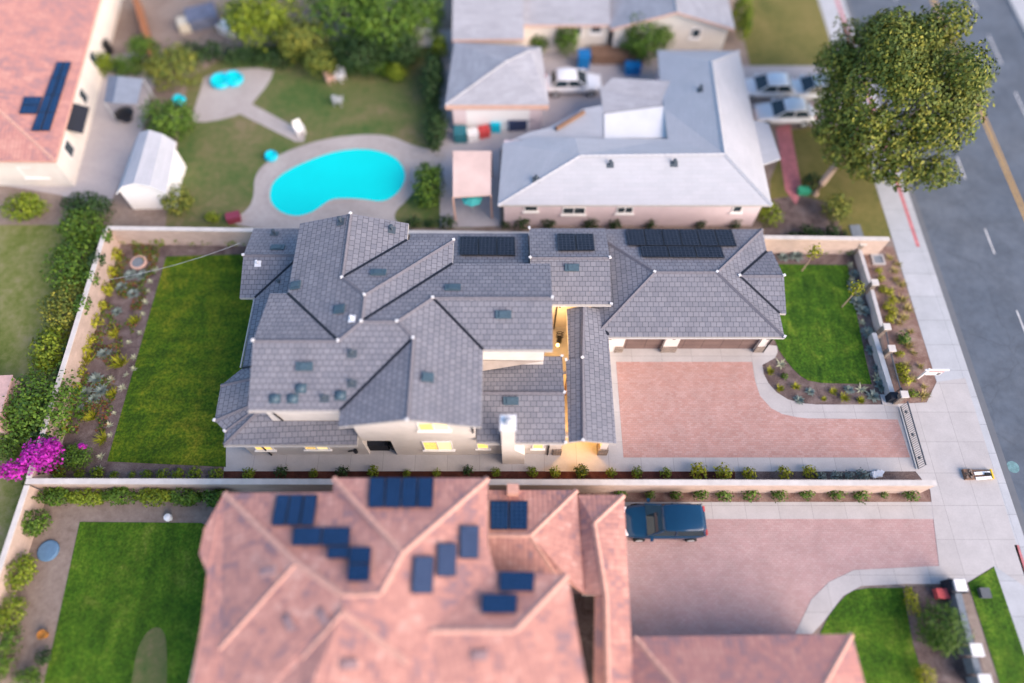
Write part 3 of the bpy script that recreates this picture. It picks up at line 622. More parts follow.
# living wing with the chimney
t = {k: V(p) for k, p in dict(a=(2.92, 17.47, 3.12), b=(1.9, 17.47, 3.12), c=(-1.95, 16.55, 3.36), d=(-1.95, 14.85, 3.88), e=(2.92, 14.85, 3.88), f=(2.94, 12.2, 3.12), g=(-1.95, 12.2, 3.12)).items()}
roof(H1, 'roof', [[t['a'], t['b'], t['c'], t['d'], t['e']], [t['d'], t['e'], t['f'], t['g']]], MT['tile'], ridges=[(t['d'], t['e'])], ends=[t['e'], t['a'], t['f']])
M().slab([(-1.97, 16.83, 3.95), (-1.97, 16.3, 3.5), (1.8, 17.25, 3.3), (1.8, 16.83, 3.8)], .04).build('roof', plain('shaded_beige_flat_roof', (.3, .26, .23), .9, .15, 2), H1)  # beige wedge below the wall, its shadow painted in as a darker tone
m = M(); m.box(-1.99, 2.45, 12.55, 16.84, 0, 3.0); m.box(1.82, 2.45, 16.84, 17.1, 0, 3.0); gab_x(m, 12.55, 17.1, 2.2, 2.448, 3.0); m.build('wall', MT['stucco'], H1)
ch = M(); ch.box(-.56, .16, 11.93, 12.65, 0, 5.9)
ch.prism([(.16, 11.932), (.72, 11.932), (.72, 12.55), (.16, 12.55)], 0, 1.75)
i0 = len(ch.v); ch.v += [V(p) for p in ((.16, 11.932, 1.75), (.72, 11.932, 1.75), (.16, 11.932, 2.6), (.16, 12.55, 1.75), (.72, 12.55, 1.75), (.16, 12.55, 2.6))]
ch.f += [[i0, i0 + 1, i0 + 2], [i0 + 5, i0 + 4, i0 + 3], [i0 + 1, i0 + 4, i0 + 5, i0 + 2]]; ch.m += [0] * 3
co_ = ch.build('chimney', MT['stucco'], H1)
M().box(-.62, .22, 11.87, 12.71, 5.9, 6.0).build('chimney_cap', MT['metalwhite'], co_)
M().lathe((-.2, 12.29, 6.0), [(.16, 0), (.16, .22), (.24, .24), (.12, .36), (0, .38)], 12).build('flue', MT['steel'], co_)
# garage
gz = 2.9; gw, ge, gs, gn = 4.85, 16.25, 18.86, 26.75; gr = 22.72
g = {k: V(p) for k, p in dict(sw=(gw, gs, gz), se=(ge, gs, gz), ne=(ge, gn, gz), nw=(gw, gn, gz), rw=(8.66, gr, 4.02), re=(12.45, gr, 4.02), v=(13.95, 22.75, 3.57), gn=(ge, 25.02, gz), gs=(ge, 20.48, gz), pn=(16.58, 25.05, gz), ps=(16.65, 20.45, gz), pr=(16.68, 22.75, 3.57)).items()}
roof(H1, 'roof', [[g['sw'], g['se'], g['re'], g['rw']], [g['ne'], g['nw'], g['rw'], g['re']], [g['nw'], g['sw'], g['rw']], [g['se'], g['gs'], g['v'], g['gn'], g['ne'], g['re']],
     [g['v'], g['gn'], g['pn'], g['pr']], [g['v'], g['pr'], g['ps'], g['gs']]], MT['tile'],
     ridges=[(g['rw'], g['re']), (g['sw'], g['rw']), (g['se'], g['re']), (g['ne'], g['re']), (g['nw'], g['rw']), (g['v'], g['pr'])], valleys=[(g['gs'], g['v']), (g['gn'], g['v'])],
     ends=[g['rw'], g['re'], g['v'], g['pr'], g['se']])
m = M(); wy = 19.3
m.box(5.3, 15.85, wy + .35, 26.35, 0, 2.78)
for x0, x1 in ((5.3, 6.98), (9.48, 10.36), (15.4, 15.85)): m.box(x0, x1, wy, wy + .35, 0, 2.78)
for x0, x1 in ((6.98, 9.48), (10.36, 15.4)): m.box(x0, x1, wy, wy + .35, 2.35, 2.78)
gab_x(m, 20.9, 24.6, 16.0, 16.3, 2.78); m.box(15.85, 16.3, 20.9, 24.6, 0, 2.78)
m.build('wall', MT['stucco'], H1)
for x0, x1 in ((9.44, 10.4), (15.36, 15.9), (6.5, 7.02)):
    M().box(x0, x1, wy - .06, wy + .02, 0, .75).build('stone_base', MT['stone'], H1)
for x0, x1 in ((6.98, 9.48), (10.36, 15.4)):
    M().box(x0, x1, wy + .22, wy + .3, .02, 2.35).build('garage_door', MT['garagedoor'], H1)
for x in (6.0, 9.9, 15.62):
    l = M().box(x - .09, x + .09, wy - .14, wy, 1.95, 2.25).build('wall_lantern', MT['black'], H1)
# entry gallery
E0, E1, E2 = V((5.75, 12.2, 2.95)), V((5.75, 18.95, 2.95)), V((5.3, 20.69, 3.02))
Rg0, Rg1, Rg2 = V((3.86, 12.2, 3.5)), V((4.06, 17.2, 3.48)), V((4.28, 20.69, 3.44))
Wg0, Wg1, Wg2, Wg3 = V((3.1, 12.2, 3.2)), V((3.14, 17.2, 3.18)), V((3.32, 17.2, 3.05)), V((3.32, 20.69, 3.05))
roof(H1, 'roof', [[E0, E1, Rg1, Rg0], [E1, E2, Rg2, Rg1], [Rg0, Rg1, Wg1, Wg0], [Rg1, Rg2, Wg3, Wg2]], MT['tile'], ridges=[(Rg0, Rg1), (Rg1, Rg2)], valleys=[(E2 + V((0, -.9, 0)), E1)], ends=[Rg0, Rg1, Wg1])
m = M(); m.box(2.46, 2.85, 12.55, 13.0, 0, 3.05); m.box(5.1, 5.5, 12.55, 13.0, 0, 2.85); m.box(2.46, 5.5, 12.7, 12.95, 2.5, 2.86); m.box(5.2, 5.5, 13.0, 19.29, 0, 2.85); m.box(3.42, 3.62, 17.3, 17.5, 0, 2.9); m.box(3.42, 3.62, 20.3, 20.5, 0, 2.9)
m.build('wall', MT['stucco'], H1)
m = M(); m.box(5.02, 5.6, 12.46, 13.05, 0, .95); m.build('stone_base', MT['stone'], H1)
m = M(); m.box(2.4, 2.9, 12.46, 13.05, 0, .95); m.build('stone_base', MT['stone'], H1)
# front-facing windows (lit)
Y1 = 12.5
def pw(px, y): a = onwall(px[0], px[3], y); b = onwall(px[1], px[2], y); return min(a.x, b.x), max(a.x, b.x), a.z, b.z
for px, y, sp in (((424.5, 451.5, 441.2, 449.3), Y1, True), ((419, 448, 422.5, 430), Y1, True), ((477, 489, 443.4, 448), 12.55, False), ((532, 544, 444, 448.2), 12.55, False), ((256.5, 270, 444.5, 449.5), 12.52, False), ((305.5, 327, 444.5, 449), 12.52, True)):
    x0, x1, z0, z1 = pw(px, y)
    z1 = max(z1, z0 + .9)
    window(H1, x0, x1, z0, z1, y, True, split=sp)
# window on the east-wing wall to the court
# downpipes
for pts in ([(-13.0, 12.95, 5.85), (-12.9, 13.28, 5.6), (-12.6, 13.3, 3.6)], [(-14.6, 12.2, 2.95), (-14.35, 12.48, 2.7), (-14.2, 12.48, .05)], [(2.3, 12.3, 2.95), (2.1, 12.5, 2.7), (2.1, 12.5, .05)], [(15.9, 18.95, 2.75), (15.95, 19.26, 2.5), (15.95, 19.26, .05)], [(-1.9, 12.3, 5.85), (-2.1, 12.46, 5.5), (-2.1, 12.46, 4.0)], [(2.9, 20.6, 3.4), (2.75, 20.9, 3.1), (2.7, 20.9, .1)]):
    M().tube(pts, .05, 8).build('downpipe', MT['black'], H1)
# gutters along south eaves
for a, b in (((-13.6, 12.88, 5.98), (-8.9, 12.88, 5.98)), ((-15.8, 12.03, 3.0), (-8.5, 12.03, 3.0)), ((gw + .8, 18.81, 2.8), (ge, 18.81, 2.8)), ((-1.5, 16.37, 5.98), (2.2, 16.37, 5.98)), ((-1.5, 12.15, 3.0), (2.9, 12.15, 3.0)), ((-15.78, 16.8, 3.0), (-15.78, 21.4, 3.0)), ((1.2, 20.65, 3.5), (5.95, 20.65, 3.5))):
    a, b = V(a), V(b); M().tube([a, b], .05, 8).build('gutter', MT['fascia'], H1)
# roof fittings
PL = {k: fz(s)[:3] for k, s in MAINF.items()}
for u, v, pl, kd in ((304.8, 366.6, 'i', 'box'), (275, 398.7, 'i', 'dome'), (292.8, 398.7, 'i', 'dome'), (301, 388.5, 'i', 'dome'), (324.6, 398.7, 'i', 'pipe'), (340.6, 395.6, 'i', 'dome'), (352.3, 354, 'i', 'pipe'), (352, 383.8, 'i', 'pipe'),
                     (296, 285.7, 'f', 'boxv'), (339.8, 309.5, 'f', 'boxv'), (341, 222, 'f', 'pipe'), (352, 319, 'f', 'white'), (392, 230, 'p', 'pipe'), (378.7, 273, 'g', 'box'), (453, 288, 'k', 'box'), (427.6, 377.6, 'll', 'boxv'), (503.5, 314.8, 'nn', 'box')):
    vent(H1, u, v, PL[pl], 'box' if kd == 'boxv' else kd, (.5, .62) if kd == 'boxv' else (.85, .45))
vent(H1, 511, 401, [t['d'], t['e'], t['f']], 'box', (.85, .45)); vent(H1, 572, 267.8, [q['d'], q['c'], q['e']], 'box', (.85, .45))
vent(H1, 274.7, 234, [nw['a'], nw['b'], nw['c']], 'pipe'); vent(H1, 278, 248, [nw['a'], nw['b'], nw['c']], 'box', (.85, .45)); vent(H1, 258, 263.8, [nw['d'], nw['e'], nw['f']], 'white'); vent(H1, 280, 284, [nw['d'], nw['e'], nw['f']], 'pipe')
panel_on(H1, [(460, 236.6), (515, 236.9), (515.6, 255.8), (460, 255.4)], [r0, r1_, r2], 3, 1)
panel_on(H1, [(557, 234), (593.5, 234), (595, 250.8), (558, 251.3)], [q['a'], q['b'], q['c']], 2, 1)
panel_on(H1, [(626, 229.2), (731.5, 229.6), (737, 246.7), (628, 245.8)], [g['ne'], g['nw'], g['rw']], 6, 1)
panel_on(H1, [(640, 246.2), (721, 247), (725, 258.2), (642, 257.5)], [g['ne'], g['nw'], g['rw']], 3, 1)
# entry door under the portico and lamp in the court
M().box(3.2, 4.6, 16.3, 16.4, 0, 2.3).build('front_door', MT['wood'], H1)
M().box(2.46, 5.2, 16.42, 16.6, 0, 2.9).build('wall', MT['stucco'], H1)
for (x, y, z) in ((4.0, 14.2, 2.55), (2.75, 18.6, 2.3)):
    M().lathe((x, y, z), [(0, .14), (.1, .12), (.12, 0), (.06, -.1), (0, -.1)], 12).build('lamp_globe', MT['lamp'], H1)
# ================================================================ WALLS, FENCE, GATE
def wall_run(label, pts, h, th=.2, name='boundary_wall', cat='wall', mat='block', cap='blockcap', capw=.05):
    m = M(); k = M(); n = len(pts)
    for i in range(n - 1):
        a, b = V((*pts[i], 0)), V((*pts[i + 1], 0)); d = (b - a).normalized(); s = V((-d.y, d.x, 0)) * th / 2
        m.prism([a + s, b + s, b - s, a - s], -.05, h)
        s2 = s * (1 + capw * 2 / th); d2 = d * .001
        k.prism([a + s2, b + s2, b - s2, a - s2], h, h + .05)
    root = thing(name, label, cat, (pts[0][0], pts[0][1], 0))
    m.build('wall', MT[mat], root); k.build('coping', MT[cap], root); return root
wall_run('long tan block wall with pale coping between the pool yard and the two storey house', [(-27.2, 27.72), (25.1, 26.83)], 1.7)
wall_run('tan block wall overgrown with vines along the rear lawn bed', [(-27.2, 27.6), (-26.85, 10.6)], 1.75)
wall_run('long tan wall with white coping between the white house and the terracotta roofed house', [(-26.95, 10.42), (23.5, 10.32)], 1.75, .22)
wall_run('tan block wall at the far edge of the terracotta house rear yard, beside round shrubs', [(-26.85, 10.2), (-26.9, -6)], 1.7)
PIL = [P(863, 242, 1.3), P(875.3, 282, 1.3), P(887.4, 326.3, 1.3), P(892.4, 348, 1.3), P(905, 394, 1.3)]
pn = ['at the end of the north tan block wall', 'between the corner pillar and the wall gap, beside a sapling', 'at the end of the low wall, before the sliding track', 'next to the gravel bed in the middle of the sliding track', 'at the gate beside the black gate motor']
for i, c in enumerate(PIL):
    t_ = thing('gate_pillar', 'white capped stone pillar ' + pn[i], 'pillar', (c.x, c.y, 0), 'pillars along the front garden')
    M().box(c.x - .16, c.x + .16, c.y - .16, c.y + .16, -.02, 1.2).build('shaft', MT['stone'], t_)
    k = M(); k.box(c.x - .22, c.x + .22, c.y - .22, c.y + .22, 1.2, 1.3)
    k.build('cap', MT['blockcap'], t_)
for i, (a, b, lab) in enumerate(((0, 1, 'low pale garden wall from the corner pillar to the second pillar, along dark bark'), (1, 2, 'low pale garden wall between the second and third pillars, beside pale agaves'))):
    A, B = PIL[a], PIL[b]; d = (B - A).normalized()
    wall_run(lab, [((A + d * .25).x, (A + d * .25).y), ((B - d * .25).x, (B - d * .25).y)], .7, .2, 'garden_wall', 'wall', 'greystucco', 'greystucco', .02)
a, b = P(876, 331, .9), P(894.5, 391, .9)
wall_run('silver topped low wall set inside the pillars where the gate slides open', [(a.x, a.y), (b.x, b.y)], .6, .26, 'garden_wall', 'wall', 'steel', 'steel', .02)
# iron railing between pillars 3-5
def railing(label, A, B, h, name='iron_fence', cat='fence', sp=.13):
    root = thing(name, label, cat, (A.x, A.y, 0)); d = (B - A).normalized(); L = (B - A).length
    for z in (.15, h): M().tube([A + V((0, 0, z)), B + V((0, 0, z))], .045, 6).build('rail', MT['iron'], root)
    k = int(L / sp)
    for i in range(k + 1):
        p = A + d * (L * i / k); M().tube([p + V((0, 0, .1)), p + V((0, 0, h + .08))], .016, 5).build('picket', MT['iron'], root)
    return root, d, L
railing('short black iron fence from the third pillar to the fourth pillar', V((PIL[2].x, PIL[2].y - .25, 0)), V((PIL[3].x, PIL[3].y + .25, 0)), 1.0)
railing('black iron fence from the fourth pillar to the gate pillar', V((PIL[3].x, PIL[3].y - .25, 0)), V((PIL[4].x, PIL[4].y + .25, 0)), 1.0)
A, B = P(899.5, 407.5), P(915.5, 469.5); B = V((A.x + .02, B.y, 0))
groot, gd, gl = railing('dark iron sliding gate closed across the paved driveway', A, B, .95, 'driveway_gate', 'gate', .12)
for f in (.13, .5, .86):
    p = A + gd * gl * f + V((0, 0, .55)); M().lathe(p, [(0, .06), (.09, .03), (.1, 0), (.09, -.03), (0, -.06)], 10).build('medallion', MT['iron'], groot)
M().box(A.x - .05, A.x + .05, B.y, A.y, .012, .045).build('ground_track', MT['steel'], groot)
c = P(890, 400); gm = thing('gate_motor', 'black gate motor box on a concrete pad beside the iron gate', 'gate motor', (c.x, c.y, 0))
M().box(c.x - .55, c.x + .3, c.y - .35, c.y + .35, 0, .06).build('pad', MT['conc'], gm)
M().box(c.x - .3, c.x + .18, c.y - .2, c.y + .22, .06, .75).build('housing', MT['charcoal'], gm)
M().tube([c + V((.2, -.25, .06)), c + V((.2, -.25, 1.15)), c + V((.2, .3, 1.15)), c + V((.2, .3, .06))], .035, 6).build('post', MT['black'], gm)
# sign on post
c = P(917.5, 378.5); sg = thing('yard_sign', 'white wooden sign post with a hanging panel at the sidewalk corner', 'sign', (c.x, c.y, 0))
M().box(c.x - .05, c.x + .05, c.y - .05, c.y + .05, 0, 1.4).build('post', MT['white'], sg)
M().box(c.x - .2, c.x + 1.25, c.y - .045, c.y + .045, 1.22, 1.32).build('arm', MT['white'], sg)
M().box(c.x + .15, c.x + 1.05, c.y - .015, c.y + .015, .55, 1.17).build('panel', MT['white'], sg)
M().box(c.x + .15, c.x + 1.05, c.y - .021, c.y - .016, .95, 1.15).build('banner', plain('pink_print', (.62, .3, .3), .6), sg)
M().box(c.x + .8, c.x + 1.0, c.y - .021, c.y - .016, .6, .85).build('emblem', MT['black'], sg)
# meter box, tray, white rock
c = P(877.5, 260); mb = thing('meter_box', 'square grey utility box with pale frame in the gravel by the corner pillar', 'utility box', (c.x, c.y, 0))
m = M(); 
for x0, x1, y0, y1 in ((-.42, .42, -.42, -.3), (-.42, .42, .3, .42), (-.42, -.3, -.3, .3), (.3, .42, -.3, .3)): m.box(c.x + x0, c.x + x1, c.y + y0, c.y + y1, -.02, .12)
m.build('frame', MT['conc'], mb); M().box(c.x - .3, c.x + .3, c.y - .3, c.y + .3, -.02, .07).build('lid', MT['slategrey'], mb)
c = P(977, 475); tb = thing('barricade', 'brown crate of rubble with white boards and a yellow end on the sidewalk', 'barricade', (c.x, c.y, 0))
M().box(c.x - .85, c.x - .35, c.y - .3, c.y + .3, .014, .22).build('crate', MT['wood'], tb)
rb = M()
for k in range(14): rb.obox((c.x - .6 + R.uniform(-.2, .2), c.y + R.uniform(-.24, .24), .24), .12, .1, .1, Matrix.Rotation(R.random() * 3, 3, 'Z'))
rb.build('rubble', MT['dirt'], tb)
M().box(c.x - .34, c.x + .7, c.y - .28, c.y + .28, .014, .14).build('tray', MT['wood'], tb)
for dy in (-.24, .06): M().obox((c.x + .2, c.y + dy, .2), .95, .17, .05, Matrix.Rotation(.08, 3, 'Z')).build('board', MT['white'], tb)
M().box(c.x + .7, c.x + .78, c.y - .28, c.y + .28, .014, .26).build('end_panel', MT['yellowplastic'], tb)
M().obox((c.x + .45, c.y - .02, .26), .3, .14, .1).build('bag', MT['black'], tb)
c = P(877, 475); m = M()
for k in range(9): m.obox((c.x + R.uniform(-.35, .35), c.y + R.uniform(-.12, .12), .1), .3, .2, .2, Matrix.Rotation(R.random() * 3, 3, 'Z') @ Matrix.Rotation(R.uniform(-.5, .5), 3, 'X'))
solo('rock_pile', m, MT['metalwhite'], 'small heap of white rocks in the bed beside the gate end', 'rocks')
# round stone disc, paver ring in the rear bed
c = P(139, 263); d_ = thing('firepit_slab', 'round stone slab with a grey centre in the rear bed', 'stone slab', (c.x, c.y, 0))
M().lathe((c.x, c.y, 0), [(.55, 0), (.55, .12), (.42, .13)], 24).build('ring', MT['peach'], d_); M().lathe((c.x - .08, c.y - .03, 0), [(.42, .1), (.4, .125), (0, .13)], 24).build('centre', MT['slategrey'], d_)
# cable
a, b, c = P(108, 279.8, 1.8), P(240, 243, 3.9), V((0, 0, 0)); m = M()
m.tube([a + (b - a) * (i / 16) + V((0, 0, -.35 * 4 * (i / 16) * (1 - i / 16))) for i in range(17)], .011, 6)
solo('overhead_cable', m, MT['steel'], 'thin pale cable strung over the rear lawn to the house roof', 'cable')
# patio things in the recess
c = onwall(380, 454, 12.75); x0, x1 = onwall(367, 454, 12.75).x, onwall(392, 454, 12.75).x
gb = thing('barbecue', 'black covered barbecue standing in the recessed porch', 'barbecue', (c.x, 12.9, 0))
m = M(); m.box(c.x - .72, c.x + .68, 12.75, 13.35, .05, .95); m.build('cover', MT['charcoal'], gb)
hl = M(); hl.tube([(c.x - .55, 13.05, .9), (c.x + .5, 13.05, .9)], .3, 12); hl.build('hood', MT['charcoal'], gb)
c2 = onwall(396, 452, 12.75); bn = thing('patio_bin', 'small black bin beside the covered barbecue', 'bin', (c2.x - .1, 13.0, 0))
M().cyl((c2.x - .1, 13.0), .22, 0, .8, 14, 0, .26).build('body', MT['black'], bn); M().cyl((c2.x - .1, 13.0), .28, .8, .86, 14).build('lid', MT['black'], bn)
c = onwall(348, 447, 12.3)
m = M().tube([(c.x - .25, 12.42, .9), (c.x, 12.4, 1.05), (c.x + .2, 12.42, 1.0)], .04, 6).cyl((c.x + .2, 12.4), .12, .85, 1.15, 8); solo('hose_reel', m, MT['black'], 'black hose reel on the white wall next to the recessed porch', 'hose reel')
c = P(559.5, 338, .5); m = M()
for k in range(3): m.tube([c + V((.22 * cos(a), .1 * sin(a), .0 + k * .3 + a * .04)) for a in [j * .5 for j in range(13)]], .03, 6)
m.cyl((c.x, c.y), .16, 0, .5, 10); solo('scroll_planter', m, MT['black'], 'black scrolled iron planter in the lit entry court', 'planter')

# ================================================================ PLANTS
PM = {}
def proto(kind, var):
    k = (kind, var)
    if k in PM: return PM[k]
    r = random.Random(hash(kind) % 1000 * 0 + sum(map(ord, kind)) * 17 + var); m = M()
    if kind == 'agave':
        for i in range(9):
            a = 2 * pi * i / 9 + r.uniform(-.25, .25); L = r.uniform(.3, .55)
            m.blade((0, 0, .02), (cos(a) * L, sin(a) * L, r.uniform(.1, .3)), .11)
        for i in range(5):
            a = r.uniform(0, 6.3); m.blade((0, 0, .04), (cos(a) * .22, sin(a) * .22, .4), .1)
        mt = G['pale']
    elif kind == 'rosette':
        for ring, (L, z, n) in enumerate(((.5, .1, 13), (.38, .22, 11), (.24, .3, 8))):
            for i in range(n):
                a = 2 * pi * i / n + r.uniform(-.2, .2); q = L * r.uniform(.85, 1.15)
                m.blade((0, 0, .03), (cos(a) * q, sin(a) * q, z), .2)
        mt = G['blue']
    elif kind == 'clump':
        for i in range(70):
            a = r.uniform(0, 6.3); L = r.uniform(.15, .55); b = V((r.gauss(0, .09), r.gauss(0, .09), 0))
            m.blade(b, b + V((cos(a) * L, sin(a) * L, r.uniform(.2, .55))), .05)
        mt = G['yell']
    elif kind == 'straw':
        for i in range(46):
            a = r.uniform(0, 6.3); L = r.uniform(.1, .5); b = V((r.gauss(0, .1), r.gauss(0, .1), 0))
            m.blade(b, b + V((cos(a) * L, sin(a) * L, r.uniform(.15, .4))), .045)
        mt = G['straw']
    else:
        m.leaves((0, 0, .3), (.42, .4, .34), 190, .13, r, .3, .3, seed=var * 3.1, low=-.9)
        m.tube([(0, 0, 0), (0, 0, .3)], .03, 5); mt = {'shrub': G['lime'], 'green': G['mid'], 'darkshrub': G['dark'], 'greyshrub': G['blue'], 'rustshrub': G['rust'], 'yshrub': G['yell'], 'oshrub': G['olive']}[kind]
    PM[k] = m.mesh(kind, mt); return PM[k]
def plant(name, kind, u, v, sc, label, cat, group, z=0):
    c = P(u, v, .2 + z); o = bpy.data.objects.new(name, proto(kind, R.randrange(4))); COL.objects.link(o)
    o.location = (c.x, c.y, z); o.rotation_euler.z = R.uniform(0, 6.28); s = sc * R.uniform(.68, 1.22); o.scale = (s * R.uniform(.9, 1.1), s * R.uniform(.9, 1.1), s)
    return tag(o, label, cat, group)
def prow(name, kind, pts, sc, fmt, cat, group):
    for i, p in enumerate(pts): plant(name, kind, p[0], p[1], p[2] if len(p) > 2 else sc, fmt.format(ORD[i]), cat, group)
prow('agave', 'agave', [(153.8, 256.8), (154.6, 268.6), (149.4, 280.3), (147.2, 289.7), (144.4, 300.7), (142, 312.5), (139, 332), (128, 341), (132.7, 356.5), (132.7, 368), (124.8, 374), (110, 378.5), (121.7, 386.8), (113, 412), (108.5, 424), (109.2, 434), (99.5, 455.8), (98, 468)], .68, '{} small pale agave from the north along the rear lawn edge', 'agave', 'pale agaves along the rear lawn')
prow('succulent', 'rosette', [(129.5, 274), (141, 274), (120.4, 285.8), (132.2, 292.4), (115.9, 310.6), (102.9, 352.3), (95, 378.2), (92, 398), (78, 408), (100, 390), (84, 392)], .95, '{} blue-grey succulent rosette from the north in the rear bed', 'succulent', 'blue-grey succulents in the rear bed')
prow('grass_tuft', 'clump', [(134.2, 320.3), (114.6, 333.8), (88.8, 329.6), (84.9, 346.8), (119.3, 362.5, 1.5), (81.7, 361.7, 1.5), (111.5, 393.9, 1.15), (91, 417), (102, 438.6, 1.2)], 1.0, '{} yellow-green tuft of grass from the north in the rear bed', 'grass tuft', 'yellow-green tufts in the rear bed')
m = M(); rr = random.Random(5)
for k in range(5200):
    a, b = rr.random(), rr.random(); u = 118 + a * 45 - b * 58 + 0; v = 243 + b * 190
    if u > 158 - b * 50 and b > .3 and rr.random() < .7: continue
    if b > .35 and rr.random() < .45: continue
    p = P(u, v); mi = rr.choice((0, 0, 1, 1, 2))
    if noise.noise(p * .8) < -.05: continue
    m.leaves(p + V((0, 0, .06)), (.12, .12, .08), 3, .13, rr, .2, 0, mi)
struct('ground_cover', m, [G['mid'], G['rust'], G['olive']], 'stuff')
prow('shrub', 'shrub', [(124, 240), (138, 239.5), (160, 240), (178, 239.5), (194, 240), (208, 239), (220.5, 238), (233, 240), (245, 239)], 1.15, '{} leafy shrub from the west under the tan wall north of the lawn', 'shrub', 'shrubs under the north wall')
prow('shrub', 'yshrub', [(116, 256), (111, 272), (107, 290), (102, 306), (96, 322), (91, 340), (85, 353), (80, 372), (74, 390), (70, 402), (66, 414), (61, 428)], 1.15, '{} yellowish shrub from the north along the vine covered wall', 'shrub', 'shrubs under the vine covered wall')
prow('shrub', 'shrub', [(44, 474.5), (60, 474.5), (80, 474.5), (98, 474), (114, 475), (132, 474.5), (147, 474.5), (163, 475), (178, 475), (194, 475), (215.5, 474.5), (249, 474), (313, 473.5), (373, 471.5), (407, 473), (436.7, 473), (496, 472.3), (533, 472), (555, 472.5), (582, 472.5), (611, 472.5), (637, 473), (666, 473)], .95, '{} small green shrub from the west along the long white-capped wall', 'shrub', 'shrubs along the patio strip')
prow('dark_shrub', 'darkshrub', [(282, 472.6), (343, 472.6), (468, 470.5), (581, 471)], 1.1, '{} darker round shrub from the west beside the patio', 'shrub', 'dark shrubs along the patio strip')
prow('bright_shrub', 'yshrub', [(697.6, 473), (723, 473.5), (749, 474), (784, 473, 1.4), (809, 472.5, 1.5)], 1.25, '{} bright yellow-green mound from the west beside the driveway edging', 'shrub', 'bright mounds beside the driveway')
prow('grey_shrub', 'greyshrub', [(821, 476.5), (836, 476.5), (849, 476.5), (862, 476)], .9, '{} grey-green mound from the west at the end of the driveway bed', 'shrub', 'grey mounds beside the driveway')
prow('shrub', 'green', [(775, 247), (798, 247.7), (810, 247.7), (826, 248.6), (838, 248.6), (849, 250.4)], 1.15, '{} green shrub from the garage along the block wall by the front lawn', 'shrub', 'shrubs behind the front lawn')
prow('succulent', 'rosette', [(784, 256, 1.2), (797, 254.5, 1.4), (855, 272.4), (854.8, 285), (859.4, 290), (858, 300.6), (864, 309.6), (868.7, 331.3), (872.5, 349), (879, 367.4), (882.7, 385), (874, 395), (850, 388.8), (811, 390.7), (800, 399)], .95, '{} pale blue-grey rosette clockwise round the front lawn from the garage', 'succulent', 'pale rosettes round the front lawn')
prow('agave', 'agave', [(851, 264.4), (853, 280), (862.8, 321.4), (877.5, 376.7), (862, 388.8), (782, 363.7)], .9, '{} cream star-shaped agave clockwise round the front lawn from the back wall', 'agave', 'pale agaves round the front lawn')
prow('grass_tuft', 'clump', [(771, 371), (780, 388), (796.6, 386), (824.7, 398), (833.4, 390.7), (845, 397), (861.7, 399.6)], .65, '{} small yellow tuft from the garage in the curved bed by the driveway', 'grass tuft', 'yellow tufts in the curved bed')
plant('shrub', 'green', 784.7, 375.8, .9, 'round green shrub in the curved bed near the garage corner', 'shrub', None)
prow('golden_shrub', 'yshrub', [(879, 270), (881, 278), (883.6, 289.5), (890, 292), (893, 300), (888, 306), (893, 312), (890, 319), (900, 353.6), (902, 371), (905, 380), (900, 366)], .85, '{} golden shrub from the north just outside the pillars', 'shrub', 'golden shrubs outside the pillars')
prow('grass_tuft', 'straw', [(891, 257), (896, 270), (896.6, 279), (904, 299), (905, 317), (900, 322), (911.5, 331), (908.7, 345), (908.7, 365.6), (921.7, 365.6), (925.4, 386), (924.5, 395), (913, 378.6), (903, 284), (899, 263), (908, 308), (915, 352)], .95, '{} straw-coloured grass tuft from the north in the gravel beside the sidewalk', 'grass tuft', 'straw tufts beside the sidewalk')
plant('shrub', 'green', 903, 339, 1.3, 'big mid green shrub in the gravel bed between the pillars and sidewalk', 'shrub', None)
plant('shrub', 'shrub', 912.4, 393.5, .9, 'bright green shrub at the south corner of the gravel bed', 'shrub', None)
prow('shrub', 'darkshrub', [(792, 236), (806, 233), (818, 235), (831, 233), (843, 235)], 1.25, '{} dark shrub from the west behind the tan wall near the big street tree', 'shrub', 'dark shrubs behind the tan wall')
prow('shrub', 'darkshrub', [(414, 224), (430, 224), (447, 224), (505, 225), (522, 225), (548, 225), (590, 225), (615, 225), (650, 225), (700, 225), (735, 225)], 1.35, '{} dark shrub from the pool at the foot of the pale pink wall', 'shrub', 'dark shrubs under the pink wall')
prow('shrub', 'green', [(620, 494), (650, 494), (676, 495), (700, 494), (724, 495), (750, 494), (778, 495), (806, 494), (836, 494), (860, 495), (884, 494), (910, 494)], 1.0, '{} low shrub from the parked blue car along the south side of the tan wall', 'shrub', 'low shrubs by the south driveway')

